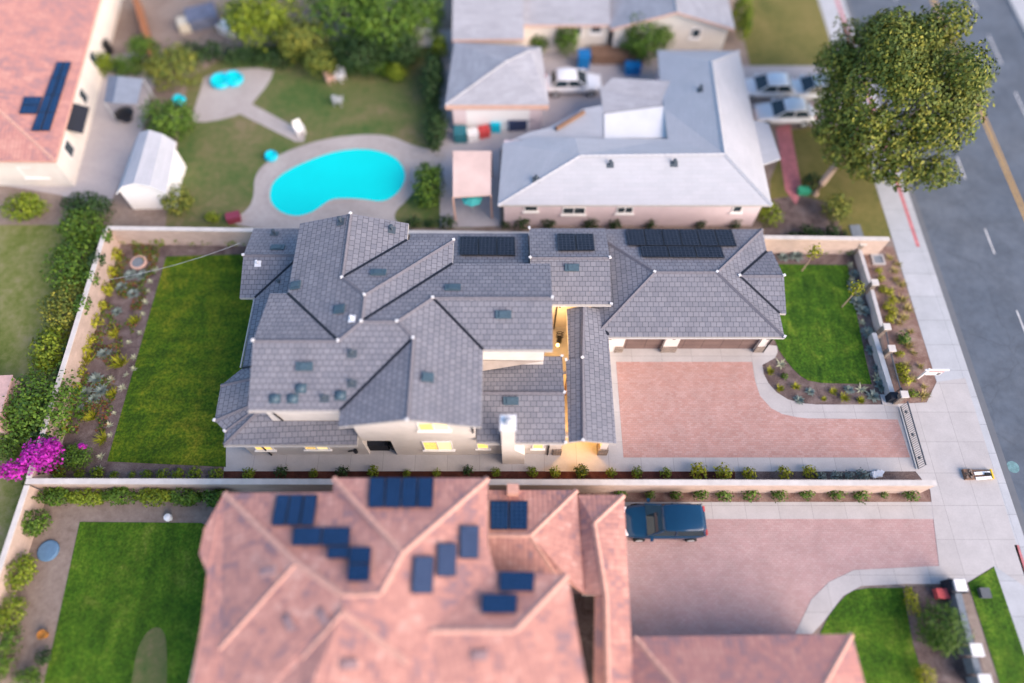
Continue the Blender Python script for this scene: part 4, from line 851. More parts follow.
# ---------------------------------------------------------------- trees and bushes
def bush(u, v, z, r, h, leaf, label, cat='bush', name='bush', n=900, size=.28, group=None, lean=0.0, trunk=True, seed=None, shell=.45, th=None):
    """crown centred over the ground point seen at pixel (u, v) for height z; r, h in metres"""
    c = P(u, v, z); root = thing(name, label, cat, (c.x, c.y, 0), group)
    rx, ry = (r if isinstance(r, tuple) else (r, r))
    sd = seed if seed is not None else R.uniform(0, 50); n = int(n * 2.1); size *= .66
    m = M(); k = max(1, int(rx * ry / 1.2)) if rx > 1.6 else 1
    m.leaves(c, (rx, ry, h), int(n * .7), size, R, shell, .35, seed=sd)
    for j in range(5):
        a = R.uniform(0, 6.28); q = c + V((cos(a) * rx * .55, sin(a) * ry * .55, R.uniform(-.1, .4) * h))
        m.leaves(q, (rx * .5, ry * .5, h * .5), int(n * .09), size, R, shell, .3, seed=sd + j)
    m.build('crown', G[leaf], root)
    if trunk:
        t_ = M(); w_ = th or max(.05, rx * .045); t_.tube([(c.x, c.y, -.02), (c.x + .1 * rx * .2, c.y, c.z * .55), (c.x, c.y, c.z)], w_, 7, 0, w_ * .6)
        for j in range(5):
            a = 2 * pi * j / 5 + R.random(); t_.tube([(c.x, c.y, c.z * .6), (c.x + cos(a) * rx * .35, c.y + sin(a) * ry * .35, c.z + h * .1), (c.x + cos(a) * rx * .7, c.y + sin(a) * ry * .7, c.z + h * .35)], w_ * .5, 5, 0, w_ * .15)
        t_.build('trunk', MT['barkd'], root)
    return root
# big street tree
base = P(815, 194); c = P(899, 82, 6.0)
root = thing('street_tree', 'huge round olive green tree with a pale leaning trunk overhanging the road', 'tree', (base.x, base.y, 0))
m = M(); rt = random.Random(11)
m.leaves(c, (5.0, 5.4, 3.4), 17000, .25, rt, .5, .5, seed=3.3)
lobes = [(cos(a) * rt.uniform(3.7, 4.7), sin(a) * rt.uniform(4.0, 5.1), rt.uniform(-1.9, .8)) for a in [i * 2 * pi / 11 for i in range(11)]] + [(rt.uniform(-2.6, 2.6), rt.uniform(-2.6, 2.6), rt.uniform(2.0, 3.2)) for i in range(10)]
for i, l in enumerate(lobes): m.leaves(c + V(l), (rt.uniform(1.3, 1.9), rt.uniform(1.3, 1.9), 1.3), 1100, .24, rt, .4, .5, seed=i * 1.7)
for px in ((846, 152, 3.4), (872, 166, 3.4), (902, 172, 3.6), (936, 172, 3.8), (832, 128, 4.2)): m.leaves(P(*px), (1.5, 1.3, 1.1), 1100, .24, rt, .35, .5, seed=px[0])
leaf_mats = [G['olive']]
m.build('crown', leaf_mats, root)
m = M(); top = P(832, 168, 3.0)
m.tube([base + V((0, 0, -.05)), base + V((.15, .2, .9)), base.lerp(c, .3) + V((0, 0, .4)), base.lerp(c, .62)], .3, 10, 0, .2)
for j in range(8):
    a = 2 * pi * j / 8; s = base.lerp(c, .5); m.tube([s, s + V((cos(a) * 1.6, sin(a) * 1.6, 1.4)), c + V((cos(a) * 3.6, sin(a) * 3.4, 1.0))], .14, 7, 0, .04)
m.build('trunk', MT['bark'], root)
# saplings on the front lawn
for (u, v, tu, tv, lab) in ((801.8, 271, 815, 252, 'young staked tree with golden leaves in the back corner of the front lawn'), (841.8, 307, 852, 297.5, 'young golden-leaved tree at the street edge of the front lawn')):
    b_ = P(u, v); root = thing('sapling', lab, 'sapling', (b_.x, b_.y, 0), 'saplings on the front lawn'); h = 2.1
    M().tube([b_, b_ + V((.05, .03, h * .5)), b_ + V((0, 0, h + .3))], .05, 7, 0, .025).build('trunk', MT['bark'], root)
    m = M(); m.leaves(b_ + V((0, .05, h + .1)), (.55, .5, .55), 190, .16, R, .25, .4, seed=u); m.build('crown', G['yell'], root)
# vines on the west wall
for i, (y, n_, mt, w_) in enumerate(((27.2, 420, 'mid', .6), (25.2, 300, 'dark', .55), (23.9, 260, 'mid', .6), (21.9, 300, 'mid', .7), (15.6, 300, 'mid', .6), (14.3, 260, 'mid', .55), (13.0, 260, 'dark', .6))):
    m = M(); x = -27.15 + (27.7 - y) * .018
    m.leaves((x - .2, y, 1.55), (.55, w_ * 1.3, .5), n_, .19, R, .2, .4, seed=y); m.leaves((x - .35, y, .9), (.35, w_ * 1.5, .9), n_, .19, R, .3, .4, seed=y + 1)
    solo('wall_vine', m, G[mt], ORD[i] + ' clump of green vine from the north on the rear yard wall', 'vine', 'vine clumps over the wall', loc=(x, y, 0))
m = M(); rr = random.Random(9)
for k in range(24): m.leaves((-27.5 - rr.uniform(0, .3), 10.8 + k * .7, rr.uniform(.2, 1.2)), (.3, .5, .4), 60, .17, rr, .2, .3, seed=k)
solo('hedge', m, G['dark'], 'dark creeping hedge on the outer side of the vine covered wall', 'hedge', loc=(-27.5, 19, 0))
# bougainvillea
c = P(40, 455, 1.9); root = thing('bougainvillea', 'magenta bougainvillea in full flower over the corner of the tan wall', 'bougainvillea', (c.x, c.y, 0))
m = M(); m.leaves(c, (1.2, 1.0, .7), 1200, .17, R, .25, .35, seed=2); m.leaves(P(12, 470, 1.7), (.9, .6, .5), 480, .17, R, .25, .35, seed=4); m.leaves(P(52, 446, 1.8), (.5, .5, .5), 260, .16, R, .25, .3, seed=5); m.leaves(P(82, 446.5, 1.2), (.26, .2, .22), 90, .13, R, .25, .3, seed=6)
m.build('bracts', G['mag'], root)
m = M(); m.leaves(c - V((0, 0, .5)), (1.3, 1.0, .7), 420, .2, R, .25, .35, seed=2); m.tube([(c.x, c.y, 0), (c.x, c.y, 1.6)], .06, 6); m.build('foliage', G['dark'], root)
bush(73, 457, .7, (1.15, .75), .75, 'mid', 'broad green bush beside the bougainvillea in the lawn corner', n=900, size=.15)
bush(52, 466, .5, (.7, .5), .6, 'rust', 'rusty leaved bush under the bougainvillea at the wall corner', n=300, size=.15)
# yards to the west and north
TB = [ # u, v, z, r, h, leaf, n, size, label
 (84, 226, .9, (1.7, 1.4), 1.0, 'mid', 700, .3, 'mid green bush north of the vine wall corner'),
 (74, 262, 1.0, (1.8, 2.2), 1.1, 'mid', 900, .3, 'tall green bush outside the upper end of the vine covered wall'),
 (66, 305, .8, (1.5, 2.2), .9, 'olive', 900, .3, 'broad olive bush outside the middle of the vine covered wall'),
 (50, 348, .7, (1.3, 1.6), .8, 'lime', 700, .3, 'light green bush in the meadow west of the vine wall'),
 (45, 405, 1.3, (2.2, 2.6), 1.4, 'mid', 1400, .3, 'biggest round green bush in the meadow above the bougainvillea'),
 (14, 442, .6, (1.0, 1.1), .7, 'mid', 400, .25, 'small green bush left of the bougainvillea'),
 (22, 208, .8, (1.6, 1.1), .9, 'lime', 600, .3, 'bright round bush under the red tiled house'),
 (87, 206, .8, (1.9, 1.0), .9, 'dark', 600, .3, 'dark bush between the red tiled house and the white shed'),
 (166, 120, 1.4, (2.1, 1.6), 1.6, 'mid', 1000, .32, 'large bright green bush north of the white shed'),
 (177, 200, .9, (1.1, 1.2), 1.0, 'olive', 500, .26, 'olive bush at the front corner of the white shed'),
 (212, 217, .4, (.6, .4), .4, 'lime', 160, .2, 'small lime shrub by the pool deck corner'),
 (144, 50, 1.2, (1.2, 1.2), 1.2, 'mid', 500, .3, 'round green bush beyond the grey canopy'),
 (100, 63, .8, (1.3, .8), .8, 'lime', 400, .3, 'lime bush beside the red tiled roof corner'),
 (128, 66, .8, (1.3, .9), .8, 'mid', 400, .3, 'green bush at the back of the grey canopy'),
 (172, 68, 1.4, (2.3, 1.9), 1.6, 'olive', 1000, .34, 'spreading olive tree left of the turquoise paddling pool'),
 (262, 12, 2.6, (3.4, 2.8), 2.4, 'lime', 1600, .42, 'bright lime tree above the paddling pool patio'),
 (345, 12, 2.8, (3.2, 2.8), 2.4, 'mid', 1700, .42, 'tallest green tree at the top edge over the brown yard'),
 (385, 25, 2.4, (2.6, 2.6), 2.2, 'mid', 1300, .42, 'green tree right of the tallest green tree at the top edge'),
 (360, 55, 1.6, (2.4, 1.7), 1.6, 'dark', 1000, .36, 'dark tree at the back of the dry pool yard'),
 (418, 12, 2.2, (2.2, 2.6), 2.0, 'mid', 1000, .4, 'green tree beside the outermost grey roof'),
 (300, 40, 2.0, (2.0, 1.5), 1.8, 'olive', 900, .4, 'olive tree left of the tallest green tree'),
 (400, 50, 1.6, (1.8, 1.5), 1.5, 'dark', 800, .36, 'dark tree left of the cream box'),
 (320, 62, 1.3, (1.4, 1.2), 1.3, 'olive', 500, .36, 'thin olive tree behind the pool path'),
 (432, 78, 1.4, (1.0, 2.6), 1.4, 'dark', 800, .32, 'tall dark bush along the pink garage wall'),
 (440, 48, 1.2, (.7, .8), 1.1, 'lime', 300, .28, 'lime shrub at the corner of the pink garage'),
 (396, 72, .8, (.9, .7), .8, 'lime', 300, .28, 'lime shrub at the end of the dry pool yard hedge'),
 (428, 186, 1.0, (1.2, 2.0), 1.1, 'mid', 700, .3, 'green bush right of the pool by the peach patio cover'),
 (436, 128, .9, (.9, 2.2), 1.0, 'dark', 600, .3, 'dark bush between the pool deck and the peach patio cover'),
 (567, 38, 1.5, (1.0, 1.2), 1.5, 'mid', 500, .32, 'slender tree beside the blue bin'),
 (540, 42, .9, (.9, .7), .9, 'mid', 300, .3, 'low bush at the corner of the pink garage roof'),
 (646, 38, 1.9, (2.1, 1.8), 1.9, 'mid', 1200, .34, 'full round green tree in front of the white gable'),
 (742, 14, 1.6, (.7, 2.4), 1.6, 'lime', 600, .34, 'tall lime column beside the white gable'),
 (770, 214, .7, (.9, 1.1), .8, 'lime', 400, .24, 'lime bush at the corner of the light grey roof'),
 (836, 208, .9, (1.0, 1.1), 1.0, 'olive', 450, .26, 'olive shrub beside the leaning tree trunk'),
 (812, 182, .7, (.7, .6), .8, 'dark', 220, .24, 'small dark shrub left of the leaning tree trunk'),
 (55, 497, .7, (1.1, .5), .7, 'mid', 400, .24, 'first bush from the west under the long wall of the south yard'),
 (88, 497, .7, (1.1, .5), .7, 'lime', 400, .24, 'second bush from the west under the long wall of the south yard'),
 (120, 496, .7, (1.0, .5), .7, 'mid', 400, .24, 'third bush from the west under the long wall of the south yard'),
 (154, 497, .7, (1.1, .5), .7, 'lime', 400, .24, 'fourth bush from the west under the long wall of the south yard'),
 (186, 497, .7, (1.0, .5), .7, 'mid', 400, .24, 'fifth bush from the west under the long wall of the south yard'),
 (216, 498, .7, (.9, .5), .7, 'mid', 400, .24, 'bush by the bay of the terracotta roof'),
 (34, 522, .8, (.8, .8), .8, 'mid', 420, .22, 'green bush nearest the corner of the south yard'),
 (19, 572, .8, (.8, 1.0), .8, 'lime', 450, .22, 'green bush beyond the blue disc in the south yard'),
 (10, 614, .8, (.75, 1.0), .8, 'lime', 420, .22, 'light green bush at the west wall of the south yard'),
 (4, 655, .8, (.6, 1.4), .8, 'mid', 420, .22, 'green bush nearest the bottom left frame corner'),
 (43, 657, .4, (.45, .4), .45, 'dark', 150, .18, 'small dark shrub at the south lawn edge'),
 (26, 680, .5, (.8, .6), .6, 'mid', 250, .2, 'dark round shrub at the bottom left of the south bed'),
 (943, 628, 1.0, (1.25, 1.3), 1.1, 'mid', 1000, .2, 'broad green bush by the south street pillars'),
 (912, 602, .4, (.4, .8), .4, 'yell', 180, .18, 'yellow shrub at the edge of the south front lawn'),
 (926, 677, .5, (.5, .7), .5, 'yell', 200, .18, 'yellow-green shrub at the bottom of the south front lawn')]
for (u, v, z, r, h, lf, n, sz, lab) in TB:
    bush(u, v, z, r, h, lf, lab, 'tree' if 'tree' in lab.split(' ')[:4] else 'bush', 'tree' if 'tree' in lab.split(' ')[:4] else 'bush', n, sz)
def hedge(px, h, w_, leaf, label, n=900, size=.26):
    pts = [P(*p) for p in px]; m = M()
    L = sum((b - a).length for a, b in zip(pts, pts[1:])); k = max(4, int(L / .8))
    for i in range(k):
        f = (i + .5) / k * (len(pts) - 1); j = min(int(f), len(pts) - 2); c = pts[j].lerp(pts[j + 1], f - j)
        m.leaves(c + V((R.uniform(-.2, .2), R.uniform(-.2, .2), h * .55)), (.75, w_, h * .55), int(n / k), size, R, .35, .3, seed=i * 1.3)
    solo('hedge', m, G[leaf], label, 'hedge', loc=pts[0])
hedge([(186, 58), (250, 62), (300, 66)], 1.5, 1.0, 'dark', 'long dark hedge behind the turquoise paddling pool', 1300, .3)
hedge([(345, 72), (400, 74)], 1.2, .6, 'mid', 'green hedge along the back of the dry pool yard', 700, .3)
# ================================================================ NEIGHBOUR HOUSES
def Q(*l): return [P(*p) for p in l]
# --- south house, terracotta
H2 = thing('terracotta_house', 'sprawling house under a terracotta tiled roof with blue solar panels', 'house', (-3, 4, 0))
A_, B_, T_ = P(333, 478, 5.75), P(488, 478, 5.75), P(402, 553, 6.8)
C_ = P(380, 594, 7.0); V1 = P(343, 595, 7.05); V2 = P(343, 612, 7.05); R1 = P(296, 563, 6.7)
n0 = P(224, 493, 5.4); n1 = P(333, 492, 5.62)
W_ = [P(204, 529, 5.35), P(199, 554, 5.35), P(207, 573, 5.4), P(202, 620, 5.35), P(190, 690, 5.3)]
SWc = P(219.6, 649, 5.4)
E1_, E2_ = P(488, 545, 5.72), P(494.5, 571, 5.75)
X1, X2, X3 = P(430.5, 630.6, 6.5), P(514.7, 630.6, 6.5), P(567.7, 574.5, 5.65)
hs = P(408, 663, 6.5); hb = P(440, 705, 6.0); gsw = P(302, 658, 6.2); gsb = P(296, 720, 6.0)
roof(H2, 'roof', [[A_, B_, T_], [A_, T_, n1], [n0, n1, T_, C_, V1, R1], [n0, R1, SWc] , [n0, SWc, W_[4], W_[3], W_[2], W_[1], W_[0]], [R1, V1, V2, gsw, gsb, P(236, 730, 5.2), SWc], [SWc, P(236, 730, 5.2), W_[4]],
     [V2, hs, hb, gsb, gsw], [B_, E1_, E2_, X1, hs, V2, V1, C_, T_], [E2_, X3, X2, X1], [X3, P(592, 715, 5.6), X2], [X1, X2, P(592, 715, 5.6), hb, hs]], MT['clay'],
     ridges=[(A_, T_), (B_, T_), (T_, C_), (C_, V1), (R1, V1), (SWc, R1), (hs, V2), (gsw, V2), (X1, X2), (X3, X2), (n0, R1)], capmat=MT['claycap'], fascia=MT['claycap'], capw=.32)
e1, e2, e3, e4, e5, e6 = P(489, 490, 3.1), P(577, 490, 3.1), P(530, 535.5, 3.9), P(489, 535.5, 3.9), P(556, 574, 3.15), P(489, 574, 3.15)
roof(H2, 'roof', [[e1, e2, e3, e4], [e2, P(584, 594, 3.1), e5, e3], [e4, e3, e5, e6]], MT['clay'], ridges=[(e4, e3), (e2, e3), (e5, e3)], capmat=MT['claycap'], fascia=MT['claycap'], capw=.3)
g1, g2, g3 = P(578, 495, 3.0), P(624, 495, 3.0), P(594, 523, 3.55)
g4, g5, g6 = P(606, 596, 3.55), P(608, 690, 3.55), P(634, 690, 3.0)
roof(H2, 'roof', [[g1, g2, g3], [g1, g3, g4, P(584, 594, 3.0)], [g2, g6, g5, g4, g3], [P(595, 596, 3.15), g4, g5, P(594, 690, 3.1)]], MT['clay'], ridges=[(g3, g4), (g4, g5), (g2, g3)], capmat=MT['claycap'], fascia=MT['claycap'], capw=.3)
k1, k2, k3, k4 = P(634, 637, 3.0), P(852, 634, 3.0), P(815, 702, 3.95), P(690, 702, 3.95)
roof(H2, 'roof', [[k1, k2, k3, k4], [k2, P(885, 760, 3.0), P(826, 760, 3.95), k3], [k1, k4, P(690, 760, 3.9), P(620, 760, 3.0)], [k4, k3, P(826, 760, 3.95), P(690, 760, 3.9)]], MT['clay2'], ridges=[(k2, k3), (k1, k4)], capmat=MT['claycap'], fascia=MT['claycap'], capw=.3)
def shrink(poly, z, d=.4):
    c = sum(poly, V((0, 0, 0))) / len(poly)
    return [(p.x + (c.x - p.x) * d / max(1, (c - p).length), p.y + (c.y - p.y) * d / max(1, (c - p).length)) for p in poly]
m = M()
m.prism([(-8.4, 9.0), (-1.6, 9.0), (-1.6, 4.7), (2.45, 4.7), (2.45, -3), (-14.2, -3), (-14.2, 8.3), (-8.4, 8.3)], 0, 5.3)
m.prism([(-1.55, 9.1), (2.9, 9.1), (2.9, 5.3), (-1.55, 5.3)], 0, 2.85)
m.prism([(3.75, 9.1), (5.9, 9.1), (5.6, -1), (4.6, -1), (4.6, 4.6), (3.75, 4.6)], 0, 2.8); m.prism(shrink([k1, k2, P(880, 755, 3), P(622, 755, 3)], 0), 0, 2.8)
m.build('wall', MT['stucco2'], H2)
def spanel(quad, plane, c, r): panel_on(H2, quad, plane, c, r, MT['solarblue'])
spanel([(370, 477.7), (434, 477.7), (433, 508), (368, 508)], [A_, B_, T_], 4, 1)
N2 = [n0, n1, T_]
spanel([(277, 495), (318, 495), (314, 526), (271, 526)], N2, 3, 1)
spanel([(294, 527.5), (351, 527.5), (350, 546), (291, 546)], N2, 2, 1); spanel([(328, 546.5), (350, 546.5), (349, 559), (326, 559)], N2, 1, 1); spanel([(350, 547), (372, 547), (370, 582), (346, 582)], N2, 1, 2)
EP = [B_, E1_, T_]
for qd in ([(414, 556), (434.5, 556), (433, 594), (411, 594)], [(437.5, 543), (457, 543), (456, 577), (436.5, 577)], [(460, 525.5), (479.5, 525.5), (478.5, 559), (459.5, 559)]): panel_on(H2, qd, EP, 1, 1, MT['solarsky'])
spanel([(490, 501), (528, 501), (527.5, 530), (490, 530)], [e1, e2, e3], 2, 1)
P2 = [E2_, X3, X2]
spanel([(500, 571.5), (535, 572), (534, 592), (499, 592)], P2, 1, 1); spanel([(482, 594), (518, 594), (517, 614), (480, 614)], P2, 1, 1)
vx = [(268, 572, N2), (290, 623, [R1, V1, SWc]), (350, 664, [V2, hs, gsb]), (324, 617, [R1, V1, gsw]), (480, 655, [X1, X2, hb])]
for u, v, pl in vx: vent(H2, u, v, pl, 'box', (.7, .4), plain('clay_vent', (.3, .2, .2), .8))
c = P(513, 490, 3.6); M().box(c.x - .3, c.x + .3, c.y - .25, c.y + .25, 2.9, 3.9).build('chimney', MT['claycap'], H2)
sheet('courtyard', [(574, 594), (596, 594), (596, 690), (574, 690)], .016, MT['mulch'])

# --- house north: light grey roof
H3 = thing('grey_roofed_house', 'low house with light grey L-shaped roof and pale pink walls beside the pool', 'house', (8, 34, 0))
a1, a2, a3 = P(497.7, 205, 2.8), P(772, 205, 2.8), P(739, 51, 2.8)
rW, rE, rN = P(580, 155.5, 4.2), P(724.5, 153.7, 4.2), P(711.7, 62, 4.2)
w1 = P(657.5, 50, 2.8); w2 = P(660, 80, 2.85); w3 = P(664, 108, 2.9); w4 = P(668, 139, 3.3)
l1 = P(503, 143, 2.8); l2 = P(540, 137, 3.2); l3 = P(575, 138, 3.6)
roof(H3, 'roof', [[a1, a2, rE, rW], [a2, a3, rN, rE], [a3, w1, rN], [w1, w2, w3, w4, rE, rN], [rW, rE, w4, l3], [a1, rW, l3, l2, l1]], MT['shingle'], ridges=[(rW, rE), (rE, rN), (a2, rE), (a1, rW), (a3, rN)], capmat=MT['shingle'], capw=.3)
f1 = P(604, 139.5, 2.75); f2 = P(673, 139, 2.75); f3 = P(672, 106, 2.75); f4 = P(604, 115, 2.75)
M().slab([f1, f2, f3, f4], .12).build('patio_roof', MT['whiteroof'], H3)
M().slab([P(603, 114, 2.7), P(672, 105, 2.7), P(688, 83, 3.0), P(612, 79, 3.0), P(600, 90, 2.8)], .12).build('patio_roof', MT['shingle2'], H3)
M().slab([P(512, 141, 2.6), P(603, 139, 2.7), P(603, 106, 2.7), P(583, 110, 2.6), P(548, 129, 2.6), P(530, 133, 2.6)], .12).build('patio_roof', MT['shingle'], H3)
M().slab([P(738, 136, 2.6), P(750, 121, 2.6), P(768, 125, 2.6), P(780, 160, 2.6), P(762, 166, 2.6)], .14).build('entry_roof', MT['shingle'], H3)
m = M(); ax, bx_ = a1.x + .4, a2.x - .4; ys = a1.y + .4
m.box(ax, bx_, ys, ys + 5.4, 0, 2.7); m.box(w3.x + .4, bx_, ys + 5.4, a3.y - .4, 0, 2.7); m.build('wall', MT['stuccopink'], H3)
for u0, u1, v0, v1 in ((524, 538, 207, 211), (562, 586, 207, 214), (616, 634, 207, 213), (731, 743, 207, 212)):
    p0, p1 = onwall(u0, v1, ys), onwall(u1, v0, ys); window(H3, p0.x, p1.x, max(.6, p0.z), min(2.5, max(p1.z, p0.z + .7)), ys, False, split=u1 - u0 > 15)
M().tube([P(556, 129, 2.85), P(584, 112, 2.85)], .18, 6).build('beam', MT['wood'], H3)
for u, v in ((536, 180), (610, 165), (674, 164), (700, 90)): vent(H3, u, v, [a1, a2, rE] if v > 150 else [w1, rN, rE], 'pipe')
# --- pink garage north
H4 = thing('pink_garage', 'square garage with grey hip roof and salmon fascia at the top of the pool yard', 'garage', (-1, 41, 0))
q1, q2, q3, q4 = P(454, 42, 2.9), P(541, 47, 2.9), P(549, 105, 2.9), P(445, 105, 2.9); ap, ap2 = P(505, 62, 4.0), P(530, 50, 3.6)
roof(H4, 'roof', [[q1, q2, ap2, ap], [q1, ap, q4], [q4, ap, ap2, q3], [q2, q3, ap2]], MT['shingle2'], fascia=MT['peach'], th=.45, ridges=[(q4, ap), (ap, ap2)], capmat=MT['shingle2'], capw=.26)
m = M(); m.prism(shrink([q1, q2, q3, q4], 0, .6), 0, 2.6); m.build('wall', MT['stuccopink'], H4)
c = P(500, 112, 1.0); M().box(-3.4, 1.3, q4.y + .38, q4.y + .46, .05, 2.1).build('garage_door', MT['white'], H4)
# --- top white house
H5 = thing('white_gabled_house', 'white house with grey gabled roof at the top of the picture', 'house', (10, 50, 0))
b1, b2, b3 = P(452, 40, 2.9), P(524, 39, 2.9), P(528, 25, 2.9)
t1, t2 = P(590, 26, 2.9), P(654, 17, 2.9); gp = P(675.5, 5.5, 4.3); gr_ = P(735, 29, 2.9)
bk = lambda p, dy, z: V((p.x, p.y + dy, z))
gl = V((2 * gp.x - gr_.x, gr_.y, 2.9)); gp = V((gp.x, gr_.y, 4.4)); yb = 12
y1_ = b1.y; ye = b3.y
roof(H5, 'roof', [[b1, b2, V((b2.x, y1_ + 7, 4.9)), V((b1.x, y1_ + 7, 4.9))], [V((b2.x, ye, 2.9)), V((gl.x, ye, 2.9)), V((gl.x, ye + 7.2, 5.0)), V((b2.x, ye + 7.2, 5.0))],
     [gl, gp, V((gp.x, gp.y + yb, 4.4)), V((gl.x, gl.y + yb, 2.9))], [gr_, gp, V((gp.x, gp.y + yb, 4.4)), V((gr_.x, gr_.y + yb, 2.9))]], MT['shingle2'], ridges=[(gp, V((gp.x, gp.y + yb, 4.4)))], fascia=MT['peach'], capmat=MT['shingle2'])
m = M(); m.box(b1.x + .4, b2.x, y1_ + .4, y1_ + 12, 0, 2.8); m.box(b2.x, gl.x, ye + .45, ye + 12, 0, 2.8); m.box(gl.x + .4, gr_.x - .4, gr_.y + .35, gr_.y + 11, 0, 2.85)
gab_y(m, gl.x + .4, gr_.x - .4, gr_.y + .352, gr_.y + .6, 2.84, 1.5 / (gp.x - gl.x)); m.build('wall', MT['stucco2'], H5)
for u0, u1, v0, v1, yy in ((690, 702, 28, 38, gr_.y + .35), (590, 602, 28, 33, ye + .45), (575, 582, 30, 35, ye + .45)):
    p0, p1 = onwall(u0, v1, yy), onwall(u1, v0, yy); window(H5, p0.x, p1.x, max(.5, p0.z), min(2.7, max(p1.z, p0.z + .8)), yy, False, split=False)
# --- red tiled house north-west
H6 = thing('red_tiled_house', 'cream house with a red tiled hip roof carrying an L-shaped solar array', 'house', (-38, 40, 0))
z = 3.2; SE = P(55, 161, z); NE = P(98, 6, z); d = (NE - SE).normalized(); rS = SE + V((-d.y, d.x, 0)) * 7.6 + d * 7.6 + V((0, 0, 2.1)); rN2 = rS + d * 14
Wx = -62
roof(H6, 'roof', [[SE, SE + d * 22, rN2, rS], [SE, rS, V((Wx, rS.y, 5.3)), V((Wx, SE.y + .3, z))], [rS, rN2, V((Wx, rN2.y, 5.3)), V((Wx, rS.y, 5.3))]], MT['clay2'], ridges=[(SE, rS), (rS, rN2)], capmat=MT['claycap'], fascia=MT['claycap'])
d = (NE - SE).normalized(); nrm = V((d.y, -d.x, 0)); i_ = .55
wl = [SE - nrm * i_ + d * i_, NE - nrm * i_ + d * 9, V((Wx, NE.y + 9, 0)), V((Wx, SE.y + i_ + .3, 0))]
M().prism(wl, 0, 3.05).build('wall', MT['stucco2'], H6)
def wallwin(f0, f1, z0, z1, mt='glass'):
    a, b = SE - nrm * (i_ - .03) + d * f0, SE - nrm * (i_ - .03) + d * f1
    m = M().prism([a, b, b - nrm * .1, a - nrm * .1], z0, z1); w = m.build('window', MT['white'], H6)
    a2, b2 = a + d * .07 + nrm * .02, b - d * .07 + nrm * .02; M().prism([a2, b2, b2 - nrm * .05, a2 - nrm * .05], z0 + .07, z1 - .07).build('pane', MT[mt], w)
wallwin(2.2, 3.2, 1.0, 2.1); wallwin(7.5, 8.4, 1.0, 2.1); wallwin(11.5, 12.5, 1.0, 2.1)
a = SE - nrm * (i_ - .02) + d * 3.8; b = a + d * 2.6
M().slab([a + V((0, 0, -.9)), b + V((0, 0, -.9)), b + nrm * .9 + V((0, 0, -1.4)), a + nrm * .9 + V((0, 0, -1.4))], .05).build('awning', MT['charcoal'], H6)
window(H6, SE.x - 3.6, SE.x - 2.0, .9, 2.0, SE.y + i_ + .02, False)
pe = [SE, NE, rS]
panel_on(H6, [(57, 62), (72, 62), (50, 131), (31, 131)], pe, 2, 4, MT['solarblue']); panel_on(H6, [(24, 97), (43, 97), (37, 114), (19, 114)], pe, 1, 2, MT['solarblue'])
# --- white shed
S1 = thing('garden_shed', 'white shed with pale barn-shaped roof beside the dry pool yard', 'shed', P(145, 175))
e0, e1_, e2_, e3_ = P(136, 139, 2.0), P(176, 142, 2.0), P(166, 193, 2.0), P(116, 194, 2.0)
def lp(a, b, f, z): q = a.lerp(b, f); return V((q.x, q.y, z))
u0 = [e0, lp(e0, e1_, .22, 2.75), lp(e0, e1_, .5, 3.05), lp(e0, e1_, .78, 2.75), e1_]; v0 = [e3_, lp(e3_, e2_, .22, 2.75), lp(e3_, e2_, .5, 3.05), lp(e3_, e2_, .78, 2.75), e2_]
m = M()
roof(S1, 'roof', [[u0[i], u0[i + 1], v0[i + 1], v0[i]] for i in range(4)], MT['shingle'], th=.1, fascia=MT['white'])
base_ = shrink([e0, e1_, e2_, e3_], 0, .3); m = M().prism(base_, 0, 1.95)
sh = lambda p: V((p.x, p.y + .22, p.z - .1))
m.poly([sh(p) for p in v0]); m.poly([V((p.x, p.y - .2, p.z - .1)) for p in reversed(u0)])
m.build('wall', MT['white'], S1)
c = P(183, 160, 1.2); M().box(c.x - .75, c.x - .35, c.y - .5, c.y + .4, .0, 1.8).build('door', MT['white'], S1)
# --- pool
pool = smoothpx([(269.6, 193), (273, 182), (286, 171), (310, 160), (334.6, 151.5), (362.7, 148.5), (386, 152.5), (400, 161), (406.3, 174), (403, 187), (393, 198), (381, 202.5), (366, 199.8), (348, 198.5), (331, 199.2), (321, 207), (310, 214), (295, 217), (280, 212.5), (271, 203)], 2)
c = P(340, 180); S2 = thing('swimming_pool', 'kidney-shaped turquoise swimming pool in a pale concrete deck', 'pool', (c.x, c.y, 0))
pts = [P(*p) for p in pool]; cc = sum(pts, V((0, 0, 0))) / len(pts); out = [p + (p - cc).normalized() * .28 for p in pts]
m = M(); k = len(pts)
for i in range(k):
    j = (i + 1) % k; m.poly([pts[i] + V((0, 0, .05)), pts[j] + V((0, 0, .05)), out[j] + V((0, 0, .045)), out[i] + V((0, 0, .045))], up=True); m.poly([out[i] + V((0, 0, .045)), out[j] + V((0, 0, .045)), out[j], out[i]]); m.poly([pts[j] + V((0, 0, .05)), pts[i] + V((0, 0, .05)), pts[i], pts[j]])
m.build('coping', MT['deck'], S2); M().poly([p + V((0, 0, .026)) for p in pts], up=True).build('water', MT['water'], S2)
